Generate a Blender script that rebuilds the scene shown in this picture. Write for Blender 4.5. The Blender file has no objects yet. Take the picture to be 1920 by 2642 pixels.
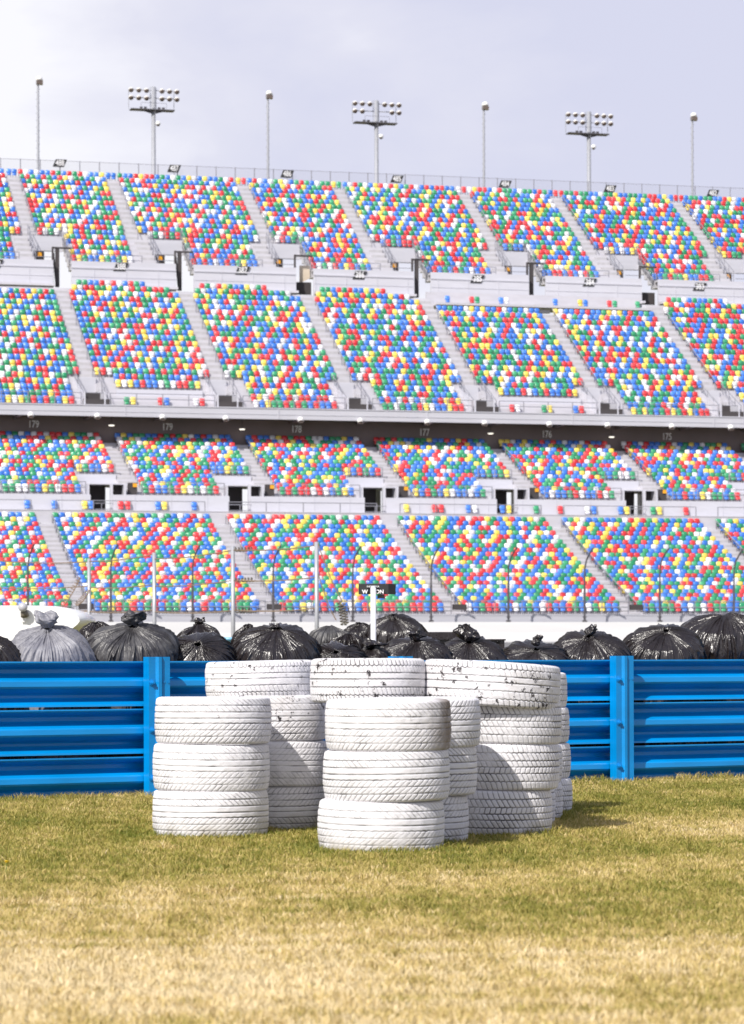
import bpy, math, random
import numpy as np
from mathutils import Matrix, Vector
random.seed(7); rng = np.random.default_rng(11)
R = math.radians
SC = bpy.context.scene
COL = SC.collection

# ------------------------------------------------------------------ camera
F, HZ, EYE, ROLL = 7700.0, 1709.0, 1.03, 0.0034      # focal length and horizon in photo pixels (1920 x 2642)
cam_d = bpy.data.cameras.new("camera"); cam = bpy.data.objects.new("camera", cam_d); COL.objects.link(cam)
cam.location = (0, 0, EYE); cam.rotation_euler = (math.pi/2, ROLL, 0)
cam_d.sensor_fit = 'VERTICAL'; cam_d.sensor_height = 36.0; cam_d.lens = 36.0*F/2642.0
cam_d.shift_y = (HZ-1321.0)/2642.0
cam_d.clip_start = 0.1; cam_d.clip_end = 3000
cam_d.dof.use_dof = True; cam_d.dof.focus_distance = 24.0; cam_d.dof.aperture_fstop = 6.6
SC.camera = cam

# ------------------------------------------------------------------ light
SUN_AZ = math.atan2(0.60, 1.0)          # light travels away from the camera and a little to the right
SUN_EL = R(44)
sd = bpy.data.lights.new("sun", 'SUN'); sd.energy = 5.0; sd.angle = R(0.55); sd.color = (1.0, 0.95, 0.88)
sun = bpy.data.objects.new("sun", sd); COL.objects.link(sun)
dv = Vector((math.sin(SUN_AZ)*math.cos(SUN_EL), math.cos(SUN_AZ)*math.cos(SUN_EL), -math.sin(SUN_EL)))
sun.rotation_euler = dv.to_track_quat('-Z', 'Y').to_euler()
sun.location = (-20, -40, 40)

W = bpy.data.worlds.new("World"); SC.world = W; W.use_nodes = True
def build_world():
    nt = W.node_tree; N = nt.nodes; L = nt.links; N.clear()
    out = N.new("ShaderNodeOutputWorld"); bg = N.new("ShaderNodeBackground"); bg.inputs[1].default_value = 0.1
    sky = N.new("ShaderNodeTexSky"); sky.sky_type = 'NISHITA'; sky.sun_disc = False
    sky.sun_elevation = SUN_EL; sky.sun_rotation = math.pi+SUN_AZ
    tc = N.new("ShaderNodeTexCoord"); mp = N.new("ShaderNodeMapping"); mp.inputs['Scale'].default_value = (1.0, 1.0, 2.3)
    L.new(tc.outputs['Generated'], mp.inputs[0])
    def noise(scale, detail, rough, dist, loc):
        m = N.new("ShaderNodeMapping"); m.inputs['Location'].default_value = loc; L.new(mp.outputs[0], m.inputs[0])
        n = N.new("ShaderNodeTexNoise"); n.inputs['Scale'].default_value = scale; n.inputs['Detail'].default_value = detail
        n.inputs['Roughness'].default_value = rough; n.inputs['Distortion'].default_value = dist; L.new(m.outputs[0], n.inputs[0]); return n
    n1 = noise(4.2, 5, .52, .5, (3.3, 1.2, .2)); n2 = noise(11, 6, .55, .3, (.2, 4, 2))
    mx = N.new("ShaderNodeMath"); mx.operation = 'MULTIPLY_ADD'; mx.inputs[1].default_value = .35; L.new(n2.outputs[0], mx.inputs[0]); L.new(n1.outputs[0], mx.inputs[2])
    r1 = N.new("ShaderNodeValToRGB"); e = r1.color_ramp
    e.elements[0].position = .52; e.elements[0].color = (6.5, 6.6, 8.1, 1)
    e.elements[1].position = .80; e.elements[1].color = (9.2, 9.15, 9.7, 1)
    k = e.elements.new(.66); k.color = (7.3, 7.3, 8.45, 1)
    dt = N.new("ShaderNodeVectorMath"); dt.operation = 'DOT_PRODUCT'; dt.inputs[1].default_value = (-1.7, 0, -2.6); L.new(tc.outputs['Generated'], dt.inputs[0])
    ad = N.new("ShaderNodeMath"); ad.operation = 'ADD'; sq = N.new('ShaderNodeMath'); sq.operation = 'MULTIPLY_ADD'; sq.inputs[1].default_value = .95; sq.inputs[2].default_value = .035; L.new(mx.outputs[0], sq.inputs[0]); L.new(sq.outputs[0], ad.inputs[0]); L.new(dt.outputs['Value'], ad.inputs[1])
    ad2 = N.new("ShaderNodeMath"); ad2.operation = 'ADD'; ad2.inputs[1].default_value = .475; L.new(ad.outputs[0], ad2.inputs[0])
    L.new(ad2.outputs[0], r1.inputs[0])
    mix = N.new("ShaderNodeMixRGB")
    sp_ = N.new("ShaderNodeSeparateXYZ"); L.new(tc.outputs['Generated'], sp_.inputs[0])
    mr = N.new("ShaderNodeMapRange"); mr.inputs['From Min'].default_value = .26; mr.inputs['From Max'].default_value = .62
    mr.inputs['To Min'].default_value = .95; mr.inputs['To Max'].default_value = .34; L.new(sp_.outputs[2], mr.inputs[0]); L.new(mr.outputs[0], mix.inputs[0])
    L.new(sky.outputs[0], mix.inputs[1]); L.new(r1.outputs[0], mix.inputs[2])
    L.new(mix.outputs[0], bg.inputs[0]); L.new(bg.outputs[0], out.inputs[0])
build_world()
SC.view_settings.view_transform = 'Standard'; SC.view_settings.look = 'None'
SC.view_settings.exposure = 0.12; SC.view_settings.gamma = 1.0
SC.cycles.use_denoising = True
SC.cycles.max_bounces = 6; SC.cycles.transparent_max_bounces = 12

# ------------------------------------------------------------------ materials
def srgb(r, g, b):
    f = lambda v: (v/255/12.92) if v <= 10 else ((v/255+.055)/1.055)**2.4
    return (f(r), f(g), f(b))
def mat(name, col, rough=.5, metal=0.0, vary=0.0, scale=6.0, bump=0.0, bscale=40.0, spec=.5, col2=None, coords='Object', stretch=(1, 1, 1), coat=0.0):
    m = bpy.data.materials.new(name); m.use_nodes = True
    nt = m.node_tree; N = nt.nodes; L = nt.links; b = N['Principled BSDF']
    b.inputs['Roughness'].default_value = rough; b.inputs['Metallic'].default_value = metal
    b.inputs['Specular IOR Level'].default_value = spec; b.inputs['Coat Weight'].default_value = coat
    b.inputs['Base Color'].default_value = (*col, 1)
    tc = N.new("ShaderNodeTexCoord"); mp = N.new("ShaderNodeMapping"); mp.inputs['Scale'].default_value = stretch
    L.new(tc.outputs[coords], mp.inputs[0])
    n = N.new("ShaderNodeTexNoise"); n.inputs['Scale'].default_value = scale; n.inputs['Detail'].default_value = 5; L.new(mp.outputs[0], n.inputs[0])
    if vary or col2:
        r = N.new("ShaderNodeValToRGB"); e = r.color_ramp.elements; e[0].position = .35; e[1].position = .68
        c2 = col2 or tuple(c*(1-vary) for c in col)
        e[0].color = (*c2, 1); e[1].color = (*col, 1)
        L.new(n.outputs[0], r.inputs[0]); L.new(r.outputs[0], b.inputs['Base Color'])
    if bump:
        nb = N.new("ShaderNodeTexNoise"); nb.inputs['Scale'].default_value = bscale; nb.inputs['Detail'].default_value = 6; L.new(mp.outputs[0], nb.inputs[0])
        bp = N.new("ShaderNodeBump"); bp.inputs['Strength'].default_value = bump; bp.inputs['Distance'].default_value = .02
        L.new(nb.outputs[0], bp.inputs['Height']); L.new(bp.outputs[0], b.inputs['Normal'])
    return m
M = {}
M['deck'] = mat('pale_aluminium_deck', (.55, .54, .585), .5, vary=.10, scale=.8, stretch=(1, 3, 3))
M['stair'] = mat('worn_aluminium_stair', (.47, .46, .48), .55, vary=.16, scale=3)
M['wall'] = mat('pale_grey_wall', (.56, .56, .62), .5, vary=.06, scale=.5, stretch=(1, 1, 6))
M['fascia'] = mat('pale_fascia', (.52, .52, .57), .5, vary=.05, scale=.4, stretch=(1, 1, 9))
M['concrete'] = mat('white_concrete', (.66, .66, .67), .7, vary=.10, scale=.35, stretch=(.3, 1, 4))
M['dark'] = mat('dark_brown_steel_and_doorway_shade', (.060, .052, .055), .8, vary=.2, scale=.5)  # frame steel tone, also used to paint shade inside the entrances
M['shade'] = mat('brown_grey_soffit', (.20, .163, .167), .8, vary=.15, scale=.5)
M['steel'] = mat('galvanised_steel', (.42, .43, .47), .45, metal=.3, vary=.15, scale=8)
M['railsteel'] = mat('grey_rail_steel', (.27, .27, .31), .5, metal=.2)
M['darksteel'] = mat('dark_weathered_steel', (.11, .105, .12), .6, metal=.2, vary=.2)
M['signblack'] = mat('black_sign', (.03, .03, .032), .6)
M['signwhite'] = mat('white_sign_lettering', (.8, .8, .82), .5)
M['greylet'] = mat('dull_white_lettering', (.85, .85, .88), .6)
M['orange'] = mat('orange_plastic', (.85, .38, .02), .5)
M['lampwhite'] = mat('white_lamp_housing', (.78, .77, .76), .4)
M['lens'] = mat('brown_lamp_glass', (.13, .10, .085), .25)
M['asphalt'] = mat('track_asphalt', (.16, .16, .17), .85, vary=.12, scale=.3, bump=.2)
M['blue'] = mat('blue_barrier_paint', (.0, .275, .70), .30, vary=.22, scale=4, bump=.06, bscale=90, stretch=(.3, 1, 1))
M['bluebolt'] = mat('blue_painted_bolt', (.0, .22, .60), .45)
M['van'] = mat('white_fibreglass', (.86, .86, .86), .3, coat=.3)
M['cable'] = mat('rusty_cable', (.24, .17, .12), .7)
M['hook'] = mat('dull_brass_clips', (.16, .14, .11), .6)
M['whitepost'] = mat('white_painted_post', (.72, .73, .78), .5, vary=.08)
M['beige'] = mat('beige_panel', (.62, .53, .42), .7)
M['lightblue'] = mat('pale_blue_plastic', (.18, .42, .62), .4)
M['flower'] = mat('yellow_petals', (.85, .60, .02), .6)
SEATCOL = {'blue': (.030, .190, .72), 'red': (.76, .025, .034), 'green': (.015, .32, .13), 'yellow': (.95, .70, .10), 'white': (.80, .80, .84)}
for k, c in SEATCOL.items(): M['seat_'+k] = mat(k+'_seat_plastic', c, .30, spec=.7, coat=.25)
for k in SEATCOL:
    nt = M['seat_'+k].node_tree; N = nt.nodes; L = nt.links; b = N['Principled BSDF']; g = N.new('ShaderNodeNewGeometry'); r = N.new('ShaderNodeValToRGB'); c = SEATCOL[k]
    r.color_ramp.elements[0].color = (*[v*.74 for v in c], 1); r.color_ramp.elements[1].color = (*[min(.95, v*1.02+.045) for v in c], 1)
    L.new(g.outputs['Random Per Island'], r.inputs[0]); L.new(r.outputs[0], b.inputs['Base Color'])
M['litlamp'] = mat('lit_lamp', (.9, .88, .8), .5)
_b = M['litlamp'].node_tree.nodes['Principled BSDF']; _b.inputs['Emission Color'].default_value = (1, .93, .8, 1); _b.inputs['Emission Strength'].default_value = 1.6
# chain link net: mostly air
m = bpy.data.materials.new('fine_wire_net'); m.use_nodes = True; N = m.node_tree.nodes; L = m.node_tree.links
_t = N.new('ShaderNodeBsdfTransparent'); _m = N.new('ShaderNodeMixShader'); _m.inputs[0].default_value = .14
N['Principled BSDF'].inputs['Base Color'].default_value = (.30, .30, .36, 1)
L.new(_t.outputs[0], _m.inputs[1]); L.new(N['Principled BSDF'].outputs[0], _m.inputs[2]); L.new(_m.outputs[0], N['Material Output'].inputs[0])
M['net'] = m

# ------------------------------------------------------------------ mesh helpers
class MB:
    def __init__(s): s.v = []; s.f = []; s.m = []; s.n = 0
    def add(s, v, f, mi=0):
        v = np.asarray(v, float).reshape(-1, 3); s.v.append(v); o = s.n
        s.f.extend([tuple(int(i)+o for i in q) for q in f]); s.m.extend([mi]*len(f)); s.n += len(v)
    def box(s, x0, x1, y0, y1, z0, z1, mi=0):
        v = [(x, y, z) for z in (z0, z1) for y in (y0, y1) for x in (x0, x1)]
        s.add(v, [(0, 2, 3, 1), (4, 5, 7, 6), (0, 1, 5, 4), (2, 6, 7, 3), (0, 4, 6, 2), (1, 3, 7, 5)], mi)
    def prism(s, poly, axis, a0, a1, mi=0):          # poly in the two other axes, counter-clockwise
        n = len(poly); v = []
        for a in (a0, a1):
            for p in poly:
                q = list(p); q.insert(axis, a); v.append(q)
        f = [tuple(range(n))[::-1], tuple(range(n, 2*n))] + [(i, (i+1) % n, n+(i+1) % n, n+i) for i in range(n)]
        s.add(v, f, mi)
    def tube(s, p0, p1, r, r1=None, seg=8, mi=0, caps=True):
        p0, p1 = Vector(p0), Vector(p1); d = (p1-p0); q = d.to_track_quat('Z', 'Y').to_matrix(); r1 = r if r1 is None else r1
        v = []
        for p, rr in ((p0, r), (p1, r1)):
            for i in range(seg):
                a = 2*math.pi*i/seg; v.append(p+q@Vector((rr*math.cos(a), rr*math.sin(a), 0)))
        f = [(i, (i+1) % seg, seg+(i+1) % seg, seg+i) for i in range(seg)]
        if caps: f += [tuple(range(seg))[::-1], tuple(range(seg, 2*seg))]
        s.add(v, f, mi)
    def path(s, pts, r, seg=6, mi=0):
        for a, b in zip(pts, pts[1:]): s.tube(a, b, r, seg=seg, mi=mi, caps=False)
    def lathe(s, prof, c=(0, 0, 0), rot=None, seg=16, mi=0):   # prof: (r, z)
        v = []; rot = rot or Matrix.Identity(3); c = Vector(c)
        for r, z in prof:
            for i in range(seg):
                a = 2*math.pi*i/seg; v.append(c+rot@Vector((r*math.cos(a), r*math.sin(a), z)))
        f = [(j*seg+i, j*seg+(i+1) % seg, (j+1)*seg+(i+1) % seg, (j+1)*seg+i) for j in range(len(prof)-1) for i in range(seg)]
        f += [tuple(range(seg))[::-1], tuple((len(prof)-1)*seg+i for i in range(seg))]
        s.add(v, f, mi)
    def mesh(s, name, mats, smooth=False):
        me = bpy.data.meshes.new(name); v = np.concatenate(s.v) if s.v else np.zeros((0, 3))
        me.from_pydata(v.tolist(), [], s.f); me.polygons.foreach_set('material_index', s.m)
        if smooth: me.polygons.foreach_set('use_smooth', [True]*len(s.f))
        for mm in (mats if isinstance(mats, (list, tuple)) else [mats]): me.materials.append(mm)
        me.update(); return me
    def build(s, name, mats, parent=None, smooth=False, loc=None, rz=None):
        return link(name, s.mesh(name, mats, smooth), parent, loc, rz)
def link(name, me, parent=None, loc=None, rz=None):
    o = bpy.data.objects.new(name, me); COL.objects.link(o)
    if parent: o.parent = parent
    if loc is not None: o.location = loc
    if rz is not None: o.rotation_euler = (0, 0, rz)
    return o
def tag(o, label=None, cat=None, group=None, kind=None):
    if label: o['label'] = label
    if cat: o['category'] = cat
    if group: o['group'] = group
    if kind: o['kind'] = kind
    return o
def thing(name, label, cat, loc=(0, 0, 0), rz=0, group=None):
    o = bpy.data.objects.new(name, None); COL.objects.link(o); o.location = loc; o.rotation_euler = (0, 0, rz); o.empty_display_size = .2
    return tag(o, label, cat, group)
def grid_mesh(name, V, mats, smooth=True, wrap=False, attr=None):    # V: (rows, cols, 3)
    r, c = V.shape[:2]; me = bpy.data.meshes.new(name); idx = np.arange(r*c).reshape(r, c)
    if wrap: a = idx[:-1]; b = np.roll(idx, -1, 1)[:-1]; d = np.roll(idx, -1, 1)[1:]; e = idx[1:]
    else: a = idx[:-1, :-1]; b = idx[:-1, 1:]; d = idx[1:, 1:]; e = idx[1:, :-1]
    q = np.stack([a, b, d, e], -1).reshape(-1, 4)
    fast_mesh(me, V.reshape(-1, 3), q, smooth)
    for mm in (mats if isinstance(mats, (list, tuple)) else [mats]): me.materials.append(mm)
    if attr is not None:
        at = me.attributes.new('mark', 'FLOAT', 'POINT'); at.data.foreach_set('value', attr.reshape(-1).astype(np.float32))
    return me
def fast_mesh(me, v, q, smooth=True):
    n = len(q); k = q.shape[1]
    me.vertices.add(len(v)); me.vertices.foreach_set('co', v.astype(np.float32).ravel())
    me.loops.add(n*k); me.loops.foreach_set('vertex_index', q.astype(np.int32).ravel())
    me.polygons.add(n); me.polygons.foreach_set('loop_start', np.arange(0, n*k, k, dtype=np.int32))
    me.polygons.foreach_set('loop_total', np.full(n, k, dtype=np.int32))
    me.polygons.foreach_set('use_smooth', np.full(n, smooth)); me.update(calc_edges=True)
def snoise(p, scale, octs=4, seed=0, n=9):           # smooth pseudo noise from sums of random waves, about -1..1
    g = np.random.default_rng(seed); out = np.zeros(p.shape[:-1]); amp = 1.0; tot = 0
    for o in range(octs):
        acc = 0
        for _ in range(n):
            d = g.normal(size=3); d /= np.linalg.norm(d); acc = acc+np.sin((p@d)*scale*(.7+.6*g.random())+g.random()*6.28)
        out = out+amp*acc/math.sqrt(n/2)/1.6; tot += amp; amp *= .5; scale *= 2.03
    return out/tot
def font_mesh(txt, size, sx, mats, bold=0.0):
    cu = bpy.data.curves.new('lettering', 'FONT'); cu.body = txt; cu.size = size; cu.align_x = 'CENTER'; cu.align_y = 'CENTER'; cu.extrude = .012; cu.offset = bold
    o = bpy.data.objects.new('lettering', cu); COL.objects.link(o); bpy.context.view_layer.update()
    me = bpy.data.meshes.new_from_object(o.evaluated_get(bpy.context.evaluated_depsgraph_get()))
    bpy.data.objects.remove(o); bpy.data.curves.remove(cu)
    me.transform(Matrix.Diagonal((sx, 1, 1, 1))); me.transform(Matrix.Rotation(math.pi/2, 4, 'X'))
    me.materials.clear(); me.materials.append(mats); me.name = 'lettering'; return me

# ------------------------------------------------------------------ where the stand is
A = R(14.9); CA, SA = math.cos(A), math.sin(A); Z0 = 210.0
def stand(s, t, z=0): return Vector((s*CA-t*SA, Z0+s*SA+t*CA, z))
def s_of(x, t):
    k = (x-960)/F; return (k*Z0+t*(k*CA+SA))/(CA-k*SA)
def px(s, t, h):
    p = stand(s, t); x = 960+F*p.x/p.y; return x, HZ-F*(h-EYE)/p.y-ROLL*(x-960)
def h_of(x, y, t):
    s = s_of(x, t); p = stand(s, t); return EYE+(HZ-ROLL*(x-960)-y)/F*p.y
def gnd(x, Z, z=0.0): return Vector(((x-960)/F*Z, Z, z))       # point seen in column x at depth Z
def zat(y, Z, x=960): return EYE+(HZ-ROLL*(x-960)-y)/F*Z       # height of a thing seen at row y at depth Z

# ------------------------------------------------------------------ ground
def plane(name, pts, m, kind='structure'):
    mb = MB(); mb.add(pts, [tuple(range(len(pts)))]); o = mb.build(name, m); tag(o, kind=kind); return o
M['soil'] = mat('turf_soil', srgb(120, 112, 62), .95, vary=.3, scale=3, col2=srgb(92, 92, 45))
M['farfield'] = mat('infield_turf', srgb(112, 118, 60), .95, scale=.15, col2=srgb(140, 128, 78))
plane('ground', [(-400, -30, 0), (400, -30, 0), (400, 150, 0), (-400, 150, 0)], M['soil'])
def stp(s, t, z): return tuple(stand(s, t, z))
mb = MB(); mb.add([(-400, 149.9, -.004), (400, 149.9, -.004), stp(500, -12.5, -.004), stp(-500, -12.5, -.004)], [(0, 1, 2, 3)])
tag(mb.build('infield', M['farfield']), kind='structure')
mb = MB(); mb.add([stp(-260, -12.5, 0), stp(260, -12.5, 0), stp(260, -3.55, 2.5), stp(-260, -3.55, 2.5)], [(0, 1, 2, 3)])
tag(mb.build('race_track', M['asphalt']), kind='structure')
mb = MB(); mb.add([stp(-600, 60, -.01), stp(600, 60, -.01), stp(1500, 1500, -.01), stp(-1500, 1500, -.01)], [(0, 1, 2, 3)])
mb.add([stp(-500, -12.5, -.008), stp(500, -12.5, -.008), stp(600, 60, -.01), stp(-600, 60, -.01)], [(0, 1, 2, 3)])
tag(mb.build('far_ground', M['farfield']), kind='structure')

# ------------------------------------------------------------------ grass
def turf():
    def strip(y0, y1, dens, hw0, hw1):
        n = int((y1-y0)*(hw0+hw1)*dens); y = y0+(y1-y0)*rng.random(n); f = (y-y0)/(y1-y0)
        x = (rng.random(n)*2-1)*(hw0+(hw1-hw0)*f); return np.stack([x, y], -1)
    P = np.concatenate([strip(7.2, 10, 7400, 1.9, 2.2), strip(10, 14, 6200, 2.2, 2.8), strip(14, 19, 4200, 2.8, 3.5), strip(19, 26.5, 3200, 3.5, 4.6), strip(26.5, 32, 300, 4.6, 5.5)])
    bar = 24.1+.62*P[:, 0]; keep = (P[:, 1] < bar-.02) | (P[:, 1] > bar+.3); P = P[keep]; n = len(P)
    p3 = np.concatenate([P, np.zeros((n, 1))], 1)
    big = snoise(p3*np.array([.8, .62, 1]), 2.6, 4, 5); fine = snoise(p3, 26, 2, 6); nearb = 24.1+.62*P[:, 0]-P[:, 1]
    # straw near the camera, greener towards the barrier
    dry = np.clip(.62+.32*big+.26*fine+.28*np.clip((11.9-P[:, 1])/3.6, -.9, 1.1)+rng.normal(size=n)*.13, 0, 1)
    clump = np.clip(.5+.5*snoise(p3, 38, 2, 9), 0, 1)
    h = (.019+.021*rng.random(n)+.016*clump)*(1+.45*(nearb < .30))
    foot = np.full(n, 9.0)
    for sx, sy in ((-.955, 17.75), (-.63, 18.48), (.075, 16.36), (.27, 17.06), (.755, 17.86), (.8, 18.66), (.885, 19.45), (1.0, 20.35), (.055, 18.05)): foot = np.minimum(foot, np.hypot(P[:, 0]-sx, P[:, 1]-sy)-.33)
    near_ = np.clip(1-np.abs(foot)/.13, 0, 1)*np.clip(.35+.9*snoise(p3, 9, 2, 31), 0, 1); h = h*(1+1.1*near_); dry = np.clip(dry-.28*np.clip(1-foot/.5, 0, 1)*(foot > -.1)*rng.random(n), 0, 1)
    tuft = snoise(p3, 5.5, 3, 44) > .62; h = np.where(tuft & (P[:, 1] > 11), h*1.45, h)
    az = rng.random(n)*2*math.pi; lean = .25+.65*rng.random(n)*(1+.3*dry); w = (.0012+.0012*rng.random(n))*(1+P[:, 1]*.036)
    fa = rng.random(n)*2*math.pi; ca, sa_ = np.cos(fa)*w, np.sin(fa)*w; dx, dy = np.cos(az)*h*lean, np.sin(az)*h*lean
    V = np.zeros((n, 5, 3)); x, y = P[:, 0], P[:, 1]
    V[:, 0] = np.stack([x-ca, y-sa_, 0*x-.004], -1); V[:, 1] = np.stack([x+ca, y+sa_, 0*x-.004], -1)
    mx_, my_ = x+dx*.35, y+dy*.35
    V[:, 2] = np.stack([mx_+ca*.75, my_+sa_*.75, h*.55], -1); V[:, 3] = np.stack([mx_-ca*.75, my_-sa_*.75, h*.55], -1)
    V[:, 4] = np.stack([x+dx, y+dy, h*(.98-.25*lean)], -1)
    me = bpy.data.meshes.new('grass'); b = np.arange(n)*5
    q = np.stack([b, b+1, b+2, b+3], -1); t = np.stack([b+3, b+2, b+4], -1)
    nl = n*7; me.vertices.add(n*5); me.vertices.foreach_set('co', V.astype(np.float32).ravel())
    me.loops.add(nl); me.loops.foreach_set('vertex_index', np.concatenate([q, t], 1).astype(np.int32).ravel())
    ls = np.stack([np.arange(n)*7, np.arange(n)*7+4], -1).ravel(); lt = np.tile([4, 3], n)
    me.polygons.add(2*n); me.polygons.foreach_set('loop_start', ls.astype(np.int32)); me.polygons.foreach_set('loop_total', lt.astype(np.int32))
    me.update(calc_edges=True)
    at = me.attributes.new('dry', 'FLOAT', 'POINT'); at.data.foreach_set('value', np.repeat(dry, 5).astype(np.float32))
    m = bpy.data.materials.new('grass_blades'); m.use_nodes = True; N = m.node_tree.nodes; L = m.node_tree.links; bs = N['Principled BSDF']
    a = N.new('ShaderNodeAttribute'); a.attribute_name = 'dry'; r = N.new('ShaderNodeValToRGB'); e = r.color_ramp
    e.elements[0].position = 0; e.elements[0].color = (*srgb(112, 120, 46), 1); e.elements[1].position = 1; e.elements[1].color = (*srgb(242, 224, 184), 1)
    for p_, c_ in ((.3, (158, 150, 72)), (.55, (200, 180, 110)), (.78, (228, 204, 146))): k = e.elements.new(p_); k.color = (*srgb(*c_), 1)
    L.new(a.outputs['Fac'], r.inputs[0]); L.new(r.outputs[0], bs.inputs['Base Color']); bs.inputs['Roughness'].default_value = .55; bs.inputs['Specular IOR Level'].default_value = .3
    tr = N.new('ShaderNodeBsdfTranslucent'); mx = N.new('ShaderNodeMixShader'); mx.inputs[0].default_value = .3
    L.new(r.outputs[0], tr.inputs[0]); L.new(bs.outputs[0], mx.inputs[1]); L.new(tr.outputs[0], mx.inputs[2]); L.new(mx.outputs[0], N['Material Output'].inputs[0])
    me.materials.append(m); tag(link('grass', me), 'short dry turf grass, straw and green mixed', 'grass', kind='stuff')
turf()

# ------------------------------------------------------------------ grandstand
GS = thing('grandstand', 'huge two-deck grandstand with rows of coloured seats under open sky', 'grandstand', (0, Z0, 0), A)
def rows(n, t0, z0, t1, z1, t2, z2, step=None):     # front row, second row, last row (floor heights)
    out = [(t0, z0)]
    for i in range(1, n):
        f = (i-1)/(n-2); out.append((t1+(t2-t1)*f, z1+(z2-z1)*f))
    return out
L1R = [(0, 4.38)]+[(.85*i, 4.60+.2885*(i-1)+.00265*(i-1)**2) for i in range(1, 22)]
L2R = [(21.2+.85*i, 13.75 if i == 0 else 14.10+.371*(i-1)) for i in range(14)]
U1R = [(31+.9*i, 21.3 if i == 0 else 21.85+.5575*(i-1)) for i in range(22)]
U2R = [(53+.9*i, 35.55 if i == 0 else 36.15+.572*(i-1)) for i in range(18)]
S0, S1 = -48.0, 78.0
def cut(spans, holes):
    for a, b in holes:
        out = []
        for x, y in spans:
            if b <= x or a >= y: out.append((x, y)); continue
            if a > x: out.append((x, a))
            if b < y: out.append((b, y))
        spans = out
    return spans
KS = range(-3, 6)
L1A = [(-46.4-1.25, -46.4), (-33.1-1.25, -33.1)]+[(v-1.25, v) for v in (-19.8, -6.6, 6.85, 20.1, 32.95, 46.2, 59.4)]        # aisles (s0, s1)
L2L = [8.85+10.7*k for k in range(-5, 6)]; L2A = [(v-1.25, v) for v in L2L]
U1L = [7.85+10.72*k for k in range(-5, 6)]; U1A = [(v-1.3, v) for v in U1L]
U2P = [(-5.95, 5.15), (6.35, 14.55)]                                                                       # wide, narrow block of each 21.4 m pair
U2B = []
for k in range(-2, 4):
    U2B += [(-5.95+21.4*k, 5.15+21.4*k, 'wide'), (6.35+21.4*k, 14.3+21.4*k, 'narrow')]
U2B = sorted(U2B)
U2A = [(a[1], b[0]) for a, b in zip(U2B, U2B[1:])]
V2 = [(-5.1+10.7*k, -2.15+10.7*k) for k in range(-3, 6)]      # upper entrances
VL2 = [(v-1.25-2.95, v-1.25) for v in L2L]                     # entrances cut in the lower deck
VU1 = [(v-1.75, v-.05) for v in U1L]                           # stair wells at the foot of the middle deck
def deck(name, RR, d, holes_low, nlow, label, holes_top=()):
    mb = MB()
    for i, (t, z) in enumerate(RR):
        zb = (RR[i-1][1] if i else z-.5)-.12
        for a, b in cut([(S0, S1)], holes_low if i < nlow else (holes_top if i >= 19 else [])):
            mb.box(a, b, t-d/2 if i else t-.75, t+d/2+.004, zb, z)
    o = mb.build(name, M['deck'], GS); o['label'] = label; return o
deck('seating_deck', L1R, .85, [], 0, 'lowest stepped seating deck')
deck('seating_deck', L2R, .85, VL2, 5, 'second stepped seating deck, under the overhang')
deck('seating_deck', U1R, .9, VU1, 5, 'third stepped seating deck', [(U1L[6]+.06, U1L[8]-1.31)])
deck('seating_deck', U2R, .9, V2, 5, 'topmost stepped seating deck')
def stairs(RR, d, AA, lo=0):
    for a, b in AA:
        mb = MB()
        for (t, z), (t2, z2) in zip(RR[lo:], RR[lo+1:]):
            mb.box(a+.06, b-.06, t+d/2-d*.5, t+d/2-.003, z-.02, z+(z2-z)*.5)
        mb.build('stair', M['stair'], GS)
stairs(L1R, .85, L1A); stairs(L2R, .85, L2A); stairs(U1R, .9, U1A, 5); stairs(U2R, .9, U2A, 5)
stairs(U2R[:6], .9, [(a-1.35, a-.1) for a, b in V2])
# walls of the promenades
mb = MB(); mb.box(S0, S1, -1.05, -.755, 3.3, 4.42); mb.build('front_parapet', M['fascia'], GS)
mb = MB(); mb.box(S0, S1, 18.29, 20.7, 12.2, 12.42); mb.build('walkway', M['deck'], GS)
opn = [(v-1.25-2.75, v-1.25-1.05) for v in L2L]
mb = MB()
for a, b in cut([(S0, S1)], opn): mb.box(a, b, 20.25, 20.44, 12.42, 13.78)
for k in range(44):
    g = S0+1.2+2.8*k
    if not any(a-.1 < g < b+.1 for a, b in opn): mb.box(g, g+.05, 20.225, 20.252, 12.45, 13.7)
mb.build('promenade_wall', M['wall'], GS)
mb = MB(); mb.box(S0, S1, 18.25, 18.28, 11.5, 12.45); mb.box(S0, S1, 18.22, 18.288, 12.45, 12.5); mb.build('walkway_curb', M['deck'], GS)
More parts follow.
